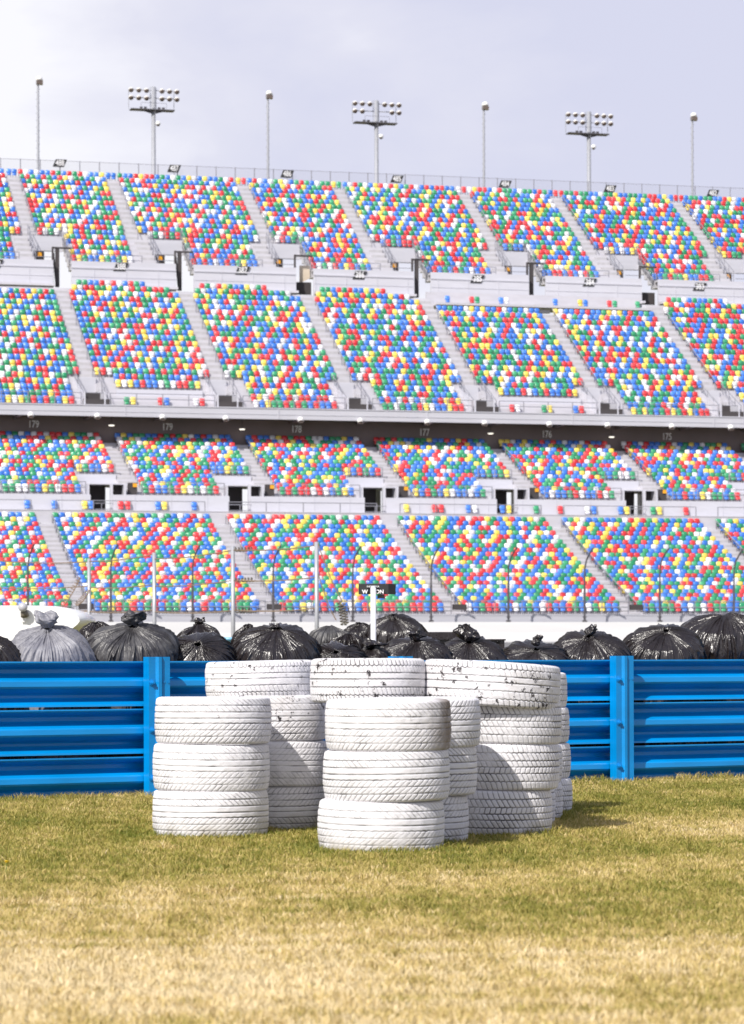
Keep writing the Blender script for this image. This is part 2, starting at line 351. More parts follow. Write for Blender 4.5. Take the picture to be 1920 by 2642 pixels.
# entrances of the lower tier
for i, v in enumerate(L2L):
    a, b = v-1.25-2.95, v-1.25
    e = MB(); z5 = L2R[5][1]; t5 = L2R[5][0]
    e.box(a, b, t5-.62, t5-.43, z5-.9, z5+.02); e.box(a, a+.14, 20.45, t5-.62, 12.1, z5-1.0); e.box(b-.14, b-.003, 20.45, t5-.62, 12.1, z5-.95)
    e.box(a+1.75, a+1.95, 20.5, 20.8, 12.1, z5-.9); e.box(a+.14, b-.14, 20.8, t5-.62, z5-1.0, z5-.92)
    eo = e.build('entrance', M['wall'], GS)
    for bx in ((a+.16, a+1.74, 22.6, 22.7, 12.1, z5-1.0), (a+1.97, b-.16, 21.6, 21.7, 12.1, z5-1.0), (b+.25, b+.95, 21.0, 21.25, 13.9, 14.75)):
        q = MB(); q.box(*bx); q.build('opening', M['dark'], eo)  # solid dark boxes paint the unlit inside of the doorways
    q = MB()
    for zz in (12.65, 13.1): q.box(a+.2, a+1.9, 20.2, 20.25, zz, zz+.05)
    q.box(a+1.0, a+1.05, 20.2, 20.25, 12.1, 13.15); q.build('railing', M['railsteel'], eo)
    q = MB(); q.box(b+.62, b+.92, 20.93, 20.99, 14.42, 14.7); q.build('notice', M['orange'], eo)
# dark back wall and deck underside
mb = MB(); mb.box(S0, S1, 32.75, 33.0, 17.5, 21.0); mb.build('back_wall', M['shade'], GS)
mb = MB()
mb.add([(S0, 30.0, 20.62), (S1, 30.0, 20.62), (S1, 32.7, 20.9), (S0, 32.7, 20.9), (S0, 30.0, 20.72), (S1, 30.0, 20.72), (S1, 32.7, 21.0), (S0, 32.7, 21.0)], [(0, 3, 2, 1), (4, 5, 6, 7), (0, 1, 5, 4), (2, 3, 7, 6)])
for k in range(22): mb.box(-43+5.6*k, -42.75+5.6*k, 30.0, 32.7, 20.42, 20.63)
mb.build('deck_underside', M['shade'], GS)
mb = MB(); mb.box(S0, S1, 29.75, 29.98, 20.5, 21.34); mb.box(S0, S1, 29.70, 30.3, 21.34, 21.42)
mb.box(S0, S1, 29.72, 29.75, 20.86, 20.9)
for k in range(9): mb.box(-37+12.4*k, -36.93+12.4*k, 29.71, 29.748, 20.5, 21.34)
mb.build('fascia', M['fascia'], GS)
# platforms with paired seats in front of short blocks of the middle deck
for a, b in ((U1L[3], U1L[4]-1.3), (U1L[6], U1L[7]-1.3)):
    mb = MB(); mb.box(a+1.3, b-1.1, U1R[2][0]+.2, U1R[3][0]-.46, U1R[0][1], U1R[3][1]+.02); mb.build('platform_wall', M['wall'], GS)
# middle deck stair wells
for v in U1L:
    a, b = v-1.75, v-.05; z5, t5 = U1R[5][1], U1R[5][0]
    e = MB(); e.box(a, b, t5-.66, t5-.46, z5-1.5, z5-.05); e.box(a, a+.1, 30.3, t5-.66, 20.9, z5-1.6); e.box(b-.1, b-.003, 30.3, t5-.66, 20.9, z5-1.6)
    e.prism([(30.3, 21.4), (t5-.66, z5-1.6), (t5-.66, z5-.2), (30.3, 22.3)], 0, a-.05, a-.003); eo = e.build('entrance', M['wall'], GS)
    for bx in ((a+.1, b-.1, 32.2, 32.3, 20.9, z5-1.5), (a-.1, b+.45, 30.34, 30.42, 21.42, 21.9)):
        q = MB(); q.box(*bx); q.build('opening', M['dark'], eo)  # dark boxes stand in for shade inside the stair well
    q = MB()
    for ss in (a-.03, b+.2):
        q.tube((ss, 30.5, 22.4), (ss, t5-.4, z5+.6), .035, seg=5); q.tube((ss, 30.5, 21.95), (ss, t5-.4, z5+.15), .025, seg=5)
        for g in (0, .33, .66, 1): q.tube((ss, 30.5+(t5-.9-30.5)*g, 21.4+(z5-21.4)*g*.93-.3), (ss, 30.5+(t5-.9-30.5)*g, 22.4+(z5+.6-22.4)*g), .03, seg=5)
    q.tube((a, 30.5, 22.4), (b, 30.5, 22.4), .03, seg=5); q.build('handrail', M['railsteel'], eo)
# wall between the middle and top deck, with tall slots through it
slots = [(a+1.3, b-.08) for a, b in V2]
mb = MB()
for a, b in cut([(S0, S1)], slots):
    mb.box(a, b, 51.3, 51.5, 33.0, 35.1); mb.box(a, b, 51.36, 51.5, 35.1, 35.62); mb.box(a, b, 51.24, 51.3, 34.98, 35.1)
for k in range(44):
    g = S0+.6+2.8*k
    if not any(a-.1 < g < b+.1 for a, b in slots): mb.box(g, g+.05, 51.27, 51.302, 33.5, 34.96)
for a, b in cut([(S0, S1)], slots): mb.box(a, b, 51.27, 51.302, 34.25, 34.29)
mb.build('rear_wall', M['wall'], GS)
mb = MB()
for a, b in cut([(S0, S1)], slots): mb.box(a, b, 51.5, 52.25, 35.4, 35.54)
mb.build('walkway', M['deck'], GS)
mb = MB()
for a, b in cut([(S0, S1)], slots+[(U1L[6]+.06, U1L[8]-1.31)]): mb.box(a, b, 50.36, 51.23, 33.3, 33.5)
mb.build('walkway', M['deck'], GS)
for i, (a, b) in enumerate(V2):
    z5, t5 = U2R[5][1], U2R[5][0]
    e = MB(); e.box(a, b, t5-.66, t5-.46, z5-1.32, z5+.02)
    e.box(a, a+.12, t5-2.6, t5-.66, 35.6, z5-1.35); eo = e.build('entrance', M['wall'], GS)
    q = MB(); q.box(a+.12, a+1.28, t5-1.2, t5-1.1, 35.5, z5-1.34); q.build('opening', M['dark'], eo)  # dark box in place of the unlit passage behind
    q = MB(); q.box(a+.72, a+1.05, t5-1.32, t5-1.24, z5-1.85, z5-1.52); q.build('notice', M['orange'], eo)
    q = MB()
    for ss, zt in ((a-.02, 0), (b+.02, 0)):
        q.tube((ss, 52.6, 36.75), (ss, t5-.3, z5+1.0), .035, seg=5); q.tube((ss, 52.6, 36.2), (ss, t5-.3, z5+.45), .028, seg=5)
        for g in (0, .25, .5, .75, 1): q.tube((ss, 52.6+(t5-.3-52.6)*g, 35.3+(z5-35.3)*g-.1), (ss, 52.6+(t5-.3-52.6)*g, 36.75+(z5+1-36.75)*g), .032, seg=5)
        q.prism([(52.5, 35.0), (t5-.4, z5-.6), (t5-.4, z5-.1), (52.5, 35.5)], 0, ss-.02, ss+.02)
    for g in (0, .5): q.tube((a, 52.2, 36.5-g), (a+1.3, 52.2, 36.5-g), .03, seg=5)
    q.build('handrail', M['railsteel'], eo)
    q = MB(); c = a+1.3
    if i % 3 != 1: q.box(c+.3, c+.62, 51.9, 52.2, 33.4, z5-1.6)
    q.box(c-.02, c+.1, 51.8, 52.1, 33.4, z5-1.6); q.tube((c+.1, 51.95, z5-2.1), (c+.35, 51.95, 33.6), .09, seg=6) if i < 4 else None
    q.box(c, b, 51.9, 52.1, z5-1.75, z5-1.6); q.build('steel_frame', M['dark'], eo)
    if i == 4:
        q = MB(); q.add([(c+.6, 52.6, 34.4), (b-.1, 52.6, 34.9), (b-.1, 52.6, 36.0), (c+.6, 52.6, 36.0)], [(0, 1, 2, 3)]); q.build('tarpaulin', M['beige'], eo)
    if i in (4, 7):
        q = MB(); q.box(c+.1, b-.05, 52.3, 52.4, 33.4, 34.5); q.build('dark_panel', M['dark'], eo)
# railings in front of the first rows
def railing(a, b, t, z, h=1.05, step=1.95, bars=2):
    q = MB(); n = max(1, round((b-a)/step))
    for k in range(n+1): q.tube((a+(b-a)*k/n, t, z-.25), (a+(b-a)*k/n, t, z+h), .04, seg=5)
    for g in range(bars): q.tube((a, t, z+h-.42*g), (b, t, z+h-.42*g), .032, seg=5)
    q.build('railing', M['railsteel'], GS)
for (a0, a1), (b0, b1) in zip(L1A, L1A[1:]): railing(a1, b0, -.72, 4.4, .95); railing(a1+.3, b0-.3, 18.33, 12.42, .8, 2.6, 1)
for v, w_ in zip(L2L, L2L[1:]): railing(v, w_-4.35, 20.42, 13.8, .95); railing(w_-4.1, w_-1.3, L2R[5][0]-.5, L2R[5][1], .85, 1.4)
for v, w_ in zip(U1L, U1L[1:]): railing(v+.3, w_-2.0, 30.2, 21.42, .95)
for (a0, a1), (b0, b1) in zip(V2, V2[1:]): railing(a1+.1, b0-1.5, 52.3, 35.5, .85); railing(a0+.1, a1-.1, U2R[5][0]-.5, U2R[5][1], .8, 1.4)
# handrails beside the stairs
def slope_rail(s, RR, i0, i1, h=.95, step=3):
    q = MB(); q.path([(s, RR[i][0], RR[i][1]+h) for i in range(i0, i1)], .042, 5)
    for i in range(i0, i1, step): q.tube((s, RR[i][0], RR[i][1]), (s, RR[i][0], RR[i][1]+h), .038, seg=5)
    q.build('handrail', M['railsteel'], GS)
for a, b in L1A: slope_rail(b-.04, L1R, 1, 22, .7, 2)
for a, b in L2A: slope_rail(b-.04, L2R, 5, 13, .75)
for a, b in U1A: slope_rail((a+b)/2+.45, U1R, 5, 19, .85)
for a, b in U2A: slope_rail(b-.05, U2R, 5, 17, .8)
# aisle gates at the very front
for a, b in L1A:
    q = MB(); q.box(a+.15, b-.05, -.6, -.5, 4.72, 5.12); q.build('stair_gate', M['dark'], GS)
# fence along the top edge
zt = U2R[17][1]
mb = MB(); mb.box(S0, S1, 69.2, 69.3, zt-.5, zt+.25)
mb.build('rear_parapet', M['wall'], GS)
fn = MB(); fn.add([(S0, 69.6, zt), (S1, 69.6, zt), (S1, 69.6, zt+1.95), (S0, 69.6, zt+1.95)], [(0, 1, 2, 3)])
fo = fn.build('top_fence', M['net'], GS)
for k in range(66):
    s = S0+1.83*k+.4; q = MB(); q.tube((s, 69.62, zt), (s, 69.62, zt+2.0), .045, seg=6); q.build('fence_post', M['railsteel'], fo)
q = MB(); q.tube((S0, 69.62, zt+1.95), (S1, 69.62, zt+1.95), .02, seg=5); q.build('fence_rail', M['railsteel'], fo)

# ------------------------------------------------------------------ seats
def seat_parts():
    mb = MB(); nx, nz = 8, 7
    def shell(z0, z1, w, y0, bulge, tilt, mi):
        V = []; 
        for j in range(nz+1):
            g = j/nz*2-1
            for i in range(nx+1):
                u = i/nx*2-1
                x = u*w/2*(1-.10*abs(g)**4*(1 if g > 0 else .8)); z = z0+(z1-z0)*(g+1)/2*1.0-(abs(u)**3.5)*.035*(1 if g > 0 else -1)*abs(g)
                V.append((x, y0-bulge*(1-u*u*.9)*(1-abs(g)**2.6*.95)+tilt*(z-z0), z))
        base = len(V)
        Fq = [(j*(nx+1)+i, j*(nx+1)+i+1, (j+1)*(nx+1)+i+1, (j+1)*(nx+1)+i) for j in range(nz) for i in range(nx)]
        rim = [i for i in range(nx+1)]+[(j+1)*(nx+1)-1 for j in range(1, nz)]+[nz*(nx+1)+i for i in range(nx, -1, -1)]+[j*(nx+1) for j in range(nz-1, 0, -1)]
        bk = [(V[i][0]*.97, V[i][1]+.04, V[i][2]) for i in rim]; n = len(rim)
        Fq += [(rim[(k+1) % n], rim[k], base+k, base+(k+1) % n) for k in range(n)]
        Fq.append(tuple(range(base, base+n))[::-1])
        mb.add(V+bk, Fq, mi)
    shell(.44, .87, .458, .16, .085, .20, 0)      # backrest
    shell(.24, .46, .38, .05, .08, .10, 0)      # folded pan
    for sx in (-.16, .16): mb.box(sx-.018, sx+.018, .12, .17, 0, .5, 1)
    return mb
SP = seat_parts(); sv = np.concatenate(SP.v)
seat_mesh = {c: SP.mesh('seat', [M['seat_'+c], M['darksteel']], True) for c in SEATCOL}
CN = ['blue', 'green', 'red', 'yellow', 'white']; CW = [.335, .235, .215, .100, .115]
prev = []
def colours(n):
    global prev
    out = []
    while len(out) < n:
        c = random.choices(CN, CW)[0]
        if len(out) < len(prev) and prev[len(out)] == c and random.random() < .6: continue
        if out and out[-1] == c and (c in ('yellow', 'white') and random.random() < .9 or random.random() < .25 or (len(out) > 1 and out[-2] == c)): continue
        out.append(c)
    prev = out
    return out
P_ = .5
seats = []   # (s, t, z, colour, vis, place words, index in row)
def seat_row(a, b, t, z, vis, where):
    n = int((b-a)/P_+.25); off = a+((b-a)-n*P_)/2
    cc = colours(n)
    for i in range(n): seats.append((off+P_*(i+.5), t+.05, z, cc[i], vis, where, i, n))
for (a0, a1), (b0, b1) in zip(L1A, L1A[1:]):
    wn = '%s block of lowest tier' % 'first second third fourth fifth sixth seventh eighth ninth tenth'.split()[max(0, L1A.index((a0, a1))-1)]
    for r, (t, z) in enumerate(L1R): seat_row(a1, b0-(.0 if r else .3), t, z, .8 if r == 0 else .34, 'front row, '+wn if r == 0 else 'row %d, %s' % (r+1, wn))
SG = {-2: 'left 179', -1: 'right 179', 0: '178', 1: '177', 2: '176', 3: '175'}
for v, w_ in zip(L2L, L2L[1:]):
    k = round((v-8.85)/10.7)+1; wn = '%s block of second tier' % 'first second third fourth fifth sixth seventh eighth ninth tenth'.split()[max(0, k+2)]
    for r, (t, z) in enumerate(L2R):
        if r < 5: seat_row(v, w_-4.35, t, z, .8 if r == 0 else .4, ('front row, ' if r == 0 else 'row %d, ' % (r+1))+wn)
        elif r == 5:
            seat_row(v, w_-4.35, t, z, .4, 'row 6, '+wn); seat_row(w_-4.2, w_-1.25, t, z, .78, 'row over doorway, '+wn)
        else: seat_row(v, w_-1.25, t, z, .4, 'row %d, %s' % (r+1, wn))
short = {3: 2, 4: 0, 5: 0, 2: 2, 6: 3, 7: 3}
def u1name(i): return '%s block of third tier' % 'first second third fourth fifth sixth seventh eighth ninth tenth'.split()[max(0, i-2)]
for i, (v, w_) in enumerate(zip(U1L, U1L[1:])):
    # blocks counted so that index 4 starts at s=-2.9
    wn = u1name(i); lowcut = i in (3, 6); top = {2: 20, 6: 19, 7: 19}.get(i, 22)
    for r, (t, z) in enumerate(U1R):
        if r >= top: continue
        a, b = (v, w_-1.3) if r >= 6 else ((v+1.35, w_-2.35) if r < 5 else (v, w_-1.3))
        if r < 3 and lowcut: continue
        if r == 21: a, b = v+.9, w_-1.3-2.6
        if r == 20 and top > 20: a, b = v+.3, w_-1.3-.6
        fr = (r == 0) or (lowcut and r == 3)
        seat_row(a, b, t, z, .8 if fr else .5, ('front row, ' if fr else 'row %d, ' % (r+1))+wn)
for a, b, kind in U2B:
    sc_ = (a+b)/2; no = 487-round((a+5.95)/10.7-.07); wn = '%s block of top tier' % 'first second third fourth fifth sixth seventh eighth ninth tenth'.split()[min(9, max(0, 489-no))]
    for r, (t, z) in enumerate(U2R):
        va = [v for v in V2 if v[0] < a+2 and v[1] > a]
        vr = va[0][1] if va else a
        nx = [v for v in V2 if abs(v[0]-(b+.4)) < 1.6 or (kind == 'wide' and abs(v[0]-b) < 2)]
        if r < 5: seat_row(vr+.05, (b-1.25) if kind == 'wide' else b, t, z, .8 if r == 0 else .52, ('front row, ' if r == 0 else 'row %d, ' % (r+1))+wn)
        elif r == 5:
            seat_row(max(a, va[0][0]) if va else a, vr, t, z, .75, 'row over doorway, '+wn); seat_row(vr+.05, b, t, z, .52, 'row 6, '+wn)
        else: seat_row(a, b, t, z, .52, 'row %d, %s' % (r+1, wn))
    # the last row closes over the aisle
    if (a, b, kind) != U2B[-1]: seat_row(b+.03, b+1.2, U2R[17][0], U2R[17][1], .3, 'top row over the aisle right of '+wn)
def pair(xs, t, z, cols, where):
    for i, (x, c) in enumerate(zip(xs, cols)): seats.append((s_of(x, t), t, z, c, .8, where, i, len(xs)))
q5 = lambda v: v/1.7167
for xs, cs in (((125,), ['blue']), ((245,), ['blue']), ((380, 408), ['yellow', 'blue']), ((540, 572), ['red', 'red']), ((705, 733), ['blue', 'yellow']), ((865,), ['blue']), ((1648+158,), ['yellow']), ((1648+283, 1648+312), ['red', 'red']),
               ((1648+433, 1648+461), ['blue', 'white']), ((1648+583, 1648+611), ['blue', 'yellow']), ((1648+733,), ['green']), ((1648+840,), ['red']), ((1648+960, 1648+989), ['white', 'blue']), ((1648+1107, 1648+1135), ['blue', 'yellow']), ((1648+1251, 1648+1279), ['green', 'yellow']), ((1648+1397,), ['red'])):
    pair([q5(x) for x in xs], 19.85, 12.42, cs, 'walkway wall below second tier, beside x%d' % xs[0])
for xs, cs in (((567, 596), ['green', 'yellow']), ((717, 745), ['red', 'blue']), ((874, 902), ['white', 'red']), ((1648+627, 1648+653), ['red', 'white']), ((1648+769, 1648+794), ['green', 'yellow']), ((1648+909, 1648+935), ['blue', 'red'])):
    pair([q5(x) for x in xs], 30.95, 21.32, cs, 'fascia platform, beside x%d' % xs[0])
for xs, cs in (((342,), ['blue']), ((450, 474), ['red', 'green']), ((580, 605), ['blue', 'white']), ((820,), ['blue']), ((930, 954), ['yellow', 'blue']), ((1060, 1084), ['red', 'green']), ((1185,), ['green'])):
    pair([q5(1648+x) for x in xs], 49.6, 32.5, cs, 'platform under the rear wall, beside x%d' % xs[0])
for a, b in ((U1L[6], U1L[8]-1.3),):
    mb = MB(); mb.box(a+.07, b-.02, 47.66, 51.2, 32.3, 32.5); mb.box(a+.07, b-.02, 51.0, 51.2, 32.5, 33.8); mb.build('platform', M['deck'], GS)

def size_of(q):
    x, y = px(q[0], q[1], q[2]+.5); Z = stand(q[0], q[1]).y
    if x < 6 or x > 1914: return 0
    if x < 240 and y > 1550: return 0
    return q[4]/Z**2
order = sorted(range(len(seats)), key=lambda i: -size_of(seats[i])); near = set(order[:300])
def ordi(n): return '%d%s' % (n, 'th' if 10 <= n % 100 <= 20 else {1: 'st', 2: 'nd', 3: 'rd'}.get(n % 10, 'th'))
# first visible seat of each row, so that counting starts at the picture's edge
vis0 = {}
for i, q in enumerate(seats):
    if px(q[0], q[1], q[2])[0] > 8: vis0[q[5]] = min(vis0.get(q[5], 99), q[6])
pc = {}
def pair_label(q):
    x = px(q[0], q[1], q[2])[0]; side = '' if q[7] == 1 else (', left of pair' if q[6] == 0 else ', right of pair')
    base = q[5].split(', beside')[0]; allx = sorted({round(sum(px(p[0], p[1], p[2])[0] for p in seats if p[5] == k)/sum(1 for p in seats if p[5] == k)) for k in {p[5] for p in seats if p[5].startswith(base)}})
    me_ = round(sum(px(p[0], p[1], p[2])[0] for p in seats if p[5] == q[5])/sum(1 for p in seats if p[5] == q[5]))
    return '%s seat%s, %s spot from left on %s' % (q[3], side, ordi(allx.index(me_)+1), base)
for i in sorted(near):
    s, t, z, c, vis, where, k, n = seats[i]
    o = link('stadium_seat', seat_mesh[c], None, stand(s, t, z), A)
    lab = pair_label(seats[i]) if 'beside x' in where else '%s seat, %s from left, %s' % (c, ordi(k-vis0.get(where, 0)+1), where)
    tag(o, lab, 'seat', 'coloured plastic seats of the grandstand')
rest = [seats[i] for i in range(len(seats)) if i not in near]
def rest_mesh():
    n = len(rest); P0 = np.array([tuple(stand(q[0], q[1], q[2])) for q in rest])
    rot = np.array([[CA, -SA, 0], [SA, CA, 0], [0, 0, 1]]); jit = 1
    V = (sv@rot.T)[None]+P0[:, None]; nv = len(sv)
    FF = SP.f; lt = np.array([len(f) for f in FF]); fl = np.concatenate([np.array(f) for f in FF]); nl = len(fl)
    me = bpy.data.meshes.new('seat'); me.vertices.add(n*nv); me.vertices.foreach_set('co', V.astype(np.float32).ravel())
    loops = (fl[None]+(np.arange(n)*nv)[:, None]).ravel(); me.loops.add(len(loops)); me.loops.foreach_set('vertex_index', loops.astype(np.int32))
    st = np.concatenate([[0], np.cumsum(lt)[:-1]]); nf = len(FF)
    me.polygons.add(n*nf); me.polygons.foreach_set('loop_start', (st[None]+(np.arange(n)*nl)[:, None]).ravel().astype(np.int32))
    me.polygons.foreach_set('loop_total', np.tile(lt, n).astype(np.int32))
    mi = np.array(SP.m); ci = np.array([CN.index(q[3]) for q in rest]); MI = np.where(mi[None] == 0, ci[:, None], 5)
    me.polygons.foreach_set('material_index', MI.ravel().astype(np.int32)); me.polygons.foreach_set('use_smooth', np.ones(n*nf, bool))
    for c in CN: me.materials.append(M['seat_'+c])
    me.materials.append(M['darksteel']); me.update(calc_edges=True)
    tag(link('stadium_seats', me), 'thousands of blue red green yellow and white seats filling the stand', 'seats', kind='stuff')
rest_mesh()

# ------------------------------------------------------------------ section signs
def section_sign(txt, x, y, t, w, h, group, lab, plate=True, col='signwhite', name='section_sign', post=0):
    s = s_of(x, t); z = h_of(x, y, t); e = thing(name, lab, 'sign', stand(s, t, z), A, group)
    if plate:
        k = h*.42; q = MB(); q.prism([(-w/2-k/2, -h/2), (w/2-k/2, -h/2), (w/2+k/2, h/2), (-w/2+k/2, h/2)], 1, -.03, .03); q.build('plate', M['signblack'], e)
    me = font_mesh(txt, h*(1.02 if plate else 1.28), .74, M[col], .010); o = link('lettering', me, e, (0, -.045 if plate else 0, 0))
    if post: q = MB(); q.tube((0, .06, -post), (0, .06, 0), .03, seg=5); q.build('bracket', M['railsteel'], e)
ords, ords2, ords3 = [('leftmost second third fourth fifth sixth seventh'.split()) for _ in range(3)]
for tx, x, y in (('488', 159, 421), ('487', 454, 435), ('486', 745.5, 449), ('485', 1028.7, 462), ('484', 1307.7, 475), ('483', 1578.5, 487), ('482', 1843.5, 499)):
    section_sign(tx, x, y, 69.3, 1.05, .70, 'section signs along the top fence', 'black slanted sign reading %s, %s from left on the top fence' % (tx, ords.pop(0)), post=1.6)
for tx, x, y in (('389', -8, 680), ('388', 315.7, 688.4), ('387', 629.6, 697.8), ('386', 931.9, 710), ('385', 1235.5, 720), ('384', 1525, 728.6), ('383', 1809, 740)):
    section_sign(tx, x, y, 51.28, 1.05, .72, 'section signs on the rear wall', 'black slanted sign reading %s, %s from left on the pale wall' % (tx, ords2.pop(0)))
for tx, x, y, ex in (('179', 89, 1095, ' at the far left'), ('179', 434, 1102, ', the one beside sign 178'), ('178', 767, 1108, ''), ('177', 1097, 1116, ''), ('176', 1413, 1121, ''), ('175', 1723, 1127, '')):
    section_sign(tx, x, y, 32.72, .8, .62, 'section numbers under the overhang', 'grey number %s, %s from left on the dark wall under the overhang' % (tx, ords3.pop(0)), plate=False, col='greylet', name='section_number')

# ------------------------------------------------------------------ lamps under the overhang
names = ['first', 'second', 'third', 'fourth', 'fifth', 'sixth', 'seventh', 'eighth', 'ninth', 'tenth', 'eleventh', 'twelfth']
for i, x in enumerate((82, 254, 422, 585, 778, 932, 1105, 1253, 1420, 1570, 1736, 1888)):
    s = s_of(x, 29.6); e = thing('floodlight', 'white box floodlight under the overhang edge, %s from left' % names[i], 'floodlight', stand(s, 29.6, 20.5), A, 'floodlights along the overhang edge')
    q = MB(); q.lathe([(.02, .22), (.16, .2), (.24, .08), (.25, -.12), (.2, -.16)], (0, 0, -.02), Matrix.Rotation(R(-25), 3, 'X'), 12); q.build('housing', M['lampwhite'], e, True)
    q = MB(); q.lathe([(.205, -.165), (.19, -.19)], (0, 0, -.02), Matrix.Rotation(R(-25), 3, 'X'), 12); q.box(-.17, .17, -.2, .1, -.26, -.19); q.build('lens', M['lens'], e)
for i, (x, y) in enumerate(((290, 1097), (627, 1107), (1268, 1118), (1580, 1127))):
    s = s_of(x, 32.0); z = h_of(x, y, 32.0)
    e = thing('ceiling_lamp', 'small lit lamp under the dark overhang, %s from left' % names[i], 'lamp', stand(s, 32.0, z), A, 'lit lamps under the overhang')
    q = MB(); q.lathe([(.05, .09), (.25, .05), (.27, 0)], seg=12); q.build('shade', M['lampwhite'], e, True)
    q = MB(); q.lathe([(.24, -.003), (.2, -.06)], seg=12); q.build('bulb', M['litlamp'], e, True)
    q = MB(); q.tube((0, 0, .08), (0, 0, max(.1, 20.9-z)), .02, seg=5); q.build('stem', M['dark'], e)

# ------------------------------------------------------------------ light towers
def tower(x, ytop, i):
    t = 72.0; s = s_of(x, t); zt = h_of(x, ytop, t); dz = 280/7700*1.0; m_ = stand(s, t).y/F        # metres per photo pixel there
    e = thing('light_tower', 'grey light tower with two rows of round lamps, %s from left behind the stand' % names[i], 'light tower', stand(s, t, 0), A, 'light towers behind the stand')
    q = MB(); q.tube((0, 0, 0), (0, 0, zt), .36, .19, 12); q.build('pole', M['steel'], e, True)
    q = MB()
    for r in range(2): q.box(-2.35, 2.35, .12, .2, zt-.35-.72*r, zt-.27-.72*r)
    q.box(-2.35, -2.3, .1, .16, zt-2.1, zt-.3); q.box(1.95, 2.0, .1, .16, zt-2.1, zt-.3); q.box(-.3, -.24, .1, .16, zt-2.2, zt); q.box(.24, .3, .1, .16, zt-2.2, zt); q.build('crossarm', M['steel'], e)
    q = MB(); q.box(-2.2, 1.95, -.5, .5, zt-2.24, zt-2.15); q.prism([(-1.2, zt-2.24), (1.2, zt-2.24), (.2, zt-2.5), (-.2, zt-2.5)], 1, -.06, .06)
    for g in (-1.1, -.7, .6, 1.0): q.box(g-.12, g+.12, .2, .45, zt-2.14, zt-1.85)
    q.build('platform', M['darksteel'], e)
    q = MB()
    for sx in (-1.25, 1.15): q.tube((sx, -.5, zt-2.14), (sx, -.5, zt-1.6), .02, seg=5)
    q.tube((-1.25, -.5, zt-1.6), (1.15, -.5, zt-1.6), .02, seg=5); q.build('railing', M['railsteel'], e)
    rot = Matrix.Rotation(R(-38), 3, 'X')
    for r in range(2):
        for gx in (-2.15, -1.42, -.68, .78, 1.5, 2.2):
            if i == 1 and r == 1 and abs(gx) < 1: continue
            q = MB(); c = (gx, -.2, zt-.42-.72*r); q.lathe([(.04, .25), (.16, .21), (.24, .09), (.25, -.02)], c, rot, 12); l = q.build('lamp', M['lampwhite'], e, True)
            q = MB(); q.lathe([(.24, -.03), (.2, -.12), (.08, -.17)], c, rot, 12); q.build('lens', M['lens'], l, True)
    q = MB(); q.lathe([(.04, .26), (.2, .2), (.24, 0), (.2, -.1)], (.38, -.3, zt-3.5), None, 12); l = q.build('camera_dome', M['lampwhite'], e, True)
    q = MB(); q.lathe([(.17, -.1), (.12, -.22)], (.38, -.3, zt-3.5), None, 12); q.build('lens', M['lens'], l, True)
for i, (x, y) in enumerate(((401, 224), (976, 259), (1524, 288))): tower(x, y, i)
def mast(x, ytop, i):
    t = 72.0; s = s_of(x, t); zt = h_of(x, ytop, t)
    e = thing('lamp_mast', 'thin peg-stepped mast with one white lamp, %s from left behind the stand' % names[i], 'lamp mast', stand(s, t, 0), A, 'thin lamp masts behind the stand')
    q = MB(); q.tube((0, 0, 0), (0, 0, zt-.5), .19, .105, 8)
    for k in range(26): q.box(-.2 if k % 2 else .04, -.04 if k % 2 else .2, -.015, .015, zt-1.2-.32*k, zt-1.16-.32*k)
    q.build('pole', M['steel'], e)
    q = MB(); q.lathe([(.1, .3), (.26, .24), (.32, .05), (.31, -.1)], (.12, -.1, zt-.33), Matrix.Rotation(R(-18), 3, 'X'), 10); q.build('lamp', M['lampwhite'], e, True)
    q = MB(); q.prism([(-.16, zt-.75), (.42, zt-.8), (.42, zt-.46), (-.16, zt-.42)], 1, -.38, .1); q.build('lens', M['lens'], e)
for i, (x, y) in enumerate(((103, 197), (696, 234), (1253, 263), (1791, 291))): mast(x, y, i)

# ------------------------------------------------------------------ outer wall and catch fence
mb = MB(); mb.prism([(-3.9, 2.1), (-3.5, 2.1), (-3.3, 2.1), (-3.3, 3.82), (-3.62, 3.82), (-3.75, 3.1), (-3.9, 2.5)], 0, -120, 120)
o = mb.build('track_wall', M['concrete'], None, loc=(0, Z0, 0), rz=A); tag(o, 'long white concrete wall along the outer edge of the track', 'wall')
cf = thing('catch_fence', 'tall catch fence of dark bent posts and thin cables above the white wall', 'fence', (0, Z0, 0), A)
for k in range(-2, 14):
    s = -24.8+5.63*k; q = MB(); pts = [(s, -3.45, 3.8), (s, -3.45, 4.3), (s, -3.45, 6.4), (s, -3.5, 7.6), (s+.06, -3.72, 8.2), (s+.2, -4.2, 8.75), (s+.3, -4.55, 9.0)]
    for i_, (a, b) in enumerate(zip(pts, pts[1:])): q.tube(a, b, .085 if i_ < 2 else .062, seg=6)
    q.box(s-.14, s+.14, -3.6, -3.3, 3.82, 3.95); q.box(s-.12, s+.12, -3.56, -3.34, 4.15, 4.22); q.build('post', M['darksteel'], cf)
for zz in np.arange(4.6, 8.3, .62):
    q = MB(); q.tube((-60, -3.5, zz), (60, -3.5, zz), .014, seg=4); q.build('cable', M['darksteel'], cf)

